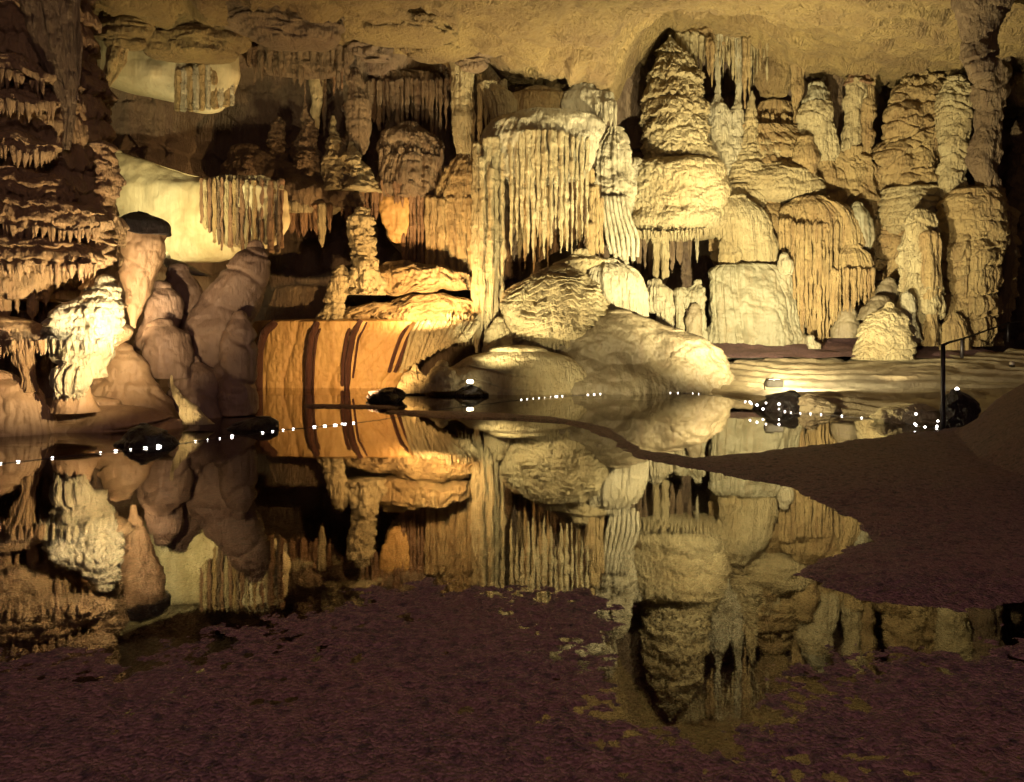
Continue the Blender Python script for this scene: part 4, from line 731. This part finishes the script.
#@@LIGHTS
# ------------------------------------------------------------------ light
def light(kind, at, power, col, aim=None, size=.1, cone=120, blend=.5):
    l = bpy.data.lights.new('lamp_light', kind); l.energy = power; l.color = col
    if kind == 'SPOT': l.spot_size = math.radians(cone); l.spot_blend = blend
    if kind in ('SPOT', 'POINT'): l.shadow_soft_size = size
    if kind == 'AREA': l.size = size
    o = bpy.data.objects.new('lamp_light', l); COL.objects.link(o); o.location = at
    if aim is not None:
        from mathutils import Vector
        o.rotation_euler = (Vector(aim)-Vector(at)).to_track_quat('-Z', 'Y').to_euler()
    return o
YEL = (1, .85, .50); WRM = (1, .74, .42); ORG = (1, .62, .27); RED = (1, .64, .52)
light('SPOT', W(778, 373, 15.9), 5600, YEL, W(730, 130, 24), .06, 128, .9)      # flood lamp on the bank
light('SPOT', W(778, 364, 15.9), 700, (1, .9, .65), W(814, 383, 17.2), .04, 100, .7)  # added second spot for the bright patch beside the flood lamp
light('SPOT', W(765, 398, 13.2), 220, YEL, W(865, 404, 14.2), .04, 110, .6)        # added spot that brightens the lip of the bank
light('SPOT', W(782, 205, 20.2), 560, YEL, W(620, 70, 23.2), .05, 110, .6)        # on the slabs, lights the tall stalagmite from the right
light('SPOT', W(590, 403, 14.6), 520, YEL, W(605, 352, 19), .05, 80, .9)        # added fill low over the water, no lamp there, evens out the mounds
light('SPOT', W(590, 92, 18.9), 75, YEL, W(550, 100, 21.4), .04, 80, .9)      # added spot in front of the drapery top, brightens the ledge behind
light('SPOT', W(474, 377, 17.0), 1250, YEL, W(560, 130, 21), .05, 104, .7)      # small lamp on the dark shore rock
light('SPOT', W(132, 390, 10.0), 700, WRM, W(60, 235, 11.6), .05, 125, .6)     # left, unseen light without a fixture, in front of the tan boulder
light('SPOT', W(118, 332, 10.9), 120, (1, .84, .58), W(92, 300, 11.6), .04, 112, .7)
light('SPOT', W(108, 345, 12.7), 160, WRM, W(121, 265, 13.6), .04, 120, .5)  # added rim light on the left edge of the leaning rock
light('SPOT', W(166, 421, 11.4), 40, WRM, W(190, 404, 12.2), .03, 50, .5)  # added small spot to brighten the pale fang
light('SPOT', W(158, 238, 15.6), 560, (1, .84, .45), W(168, 175, 18.4), .06, 120, .9)     # behind the leaning rock
light('SPOT', W(372, 388, 16.2), 720, ORG, W(345, 330, 20), .08, 110, .5)       # orange wall
light('SPOT', W(440, 318, 18.4), 880, ORG, W(410, 190, 21.5), .06, 140, .5)     # curtains
light('SPOT', W(884, 380, 16.5), 900, YEL, W(935, 190, 23), .06, 80, .5)      # right columns
light('SPOT', (3.4, 16.2, .5), 2000, YEL, (3.3, 19, 10), .1, 112, .8)           # added ceiling wash from over the water before the mound
light('AREA', (-2, -2, 5.5), 55, RED, (-4, 16, 5), 1.2)                        # added reddish fill from behind the viewer, stands for no known lamp
light('AREA', (1.0, -1.5, 7.5), 150, (1, .62, .66), (1.0, 6, 0), 1.5)  # added pinkish fill that lifts the foreground mud and gravel
w = bpy.data.worlds.new('cave_gloom'); SC.world = w; w.use_nodes = True
w.node_tree.nodes['Background'].inputs[0].default_value = (.55, .38, .42, 1); w.node_tree.nodes['Background'].inputs[1].default_value = .03

# ------------------------------------------------------------------ camera
cam = bpy.data.cameras.new('camera'); co = bpy.data.objects.new('camera', cam); COL.objects.link(co)
co.location = (0, 0, H); co.rotation_euler = (math.pi/2, 0, 0)
cam.sensor_fit = 'HORIZONTAL'; cam.sensor_width = 36; cam.lens = 36*F/1024; cam.shift_y = -(391-HY)/1024
cam.clip_end = 200
SC.camera = co
SC.view_settings.view_transform = 'Standard'; SC.view_settings.look = 'None'; SC.view_settings.gamma = 1
SC.view_settings.use_curve_mapping = False; SC.view_settings.exposure = 0.95
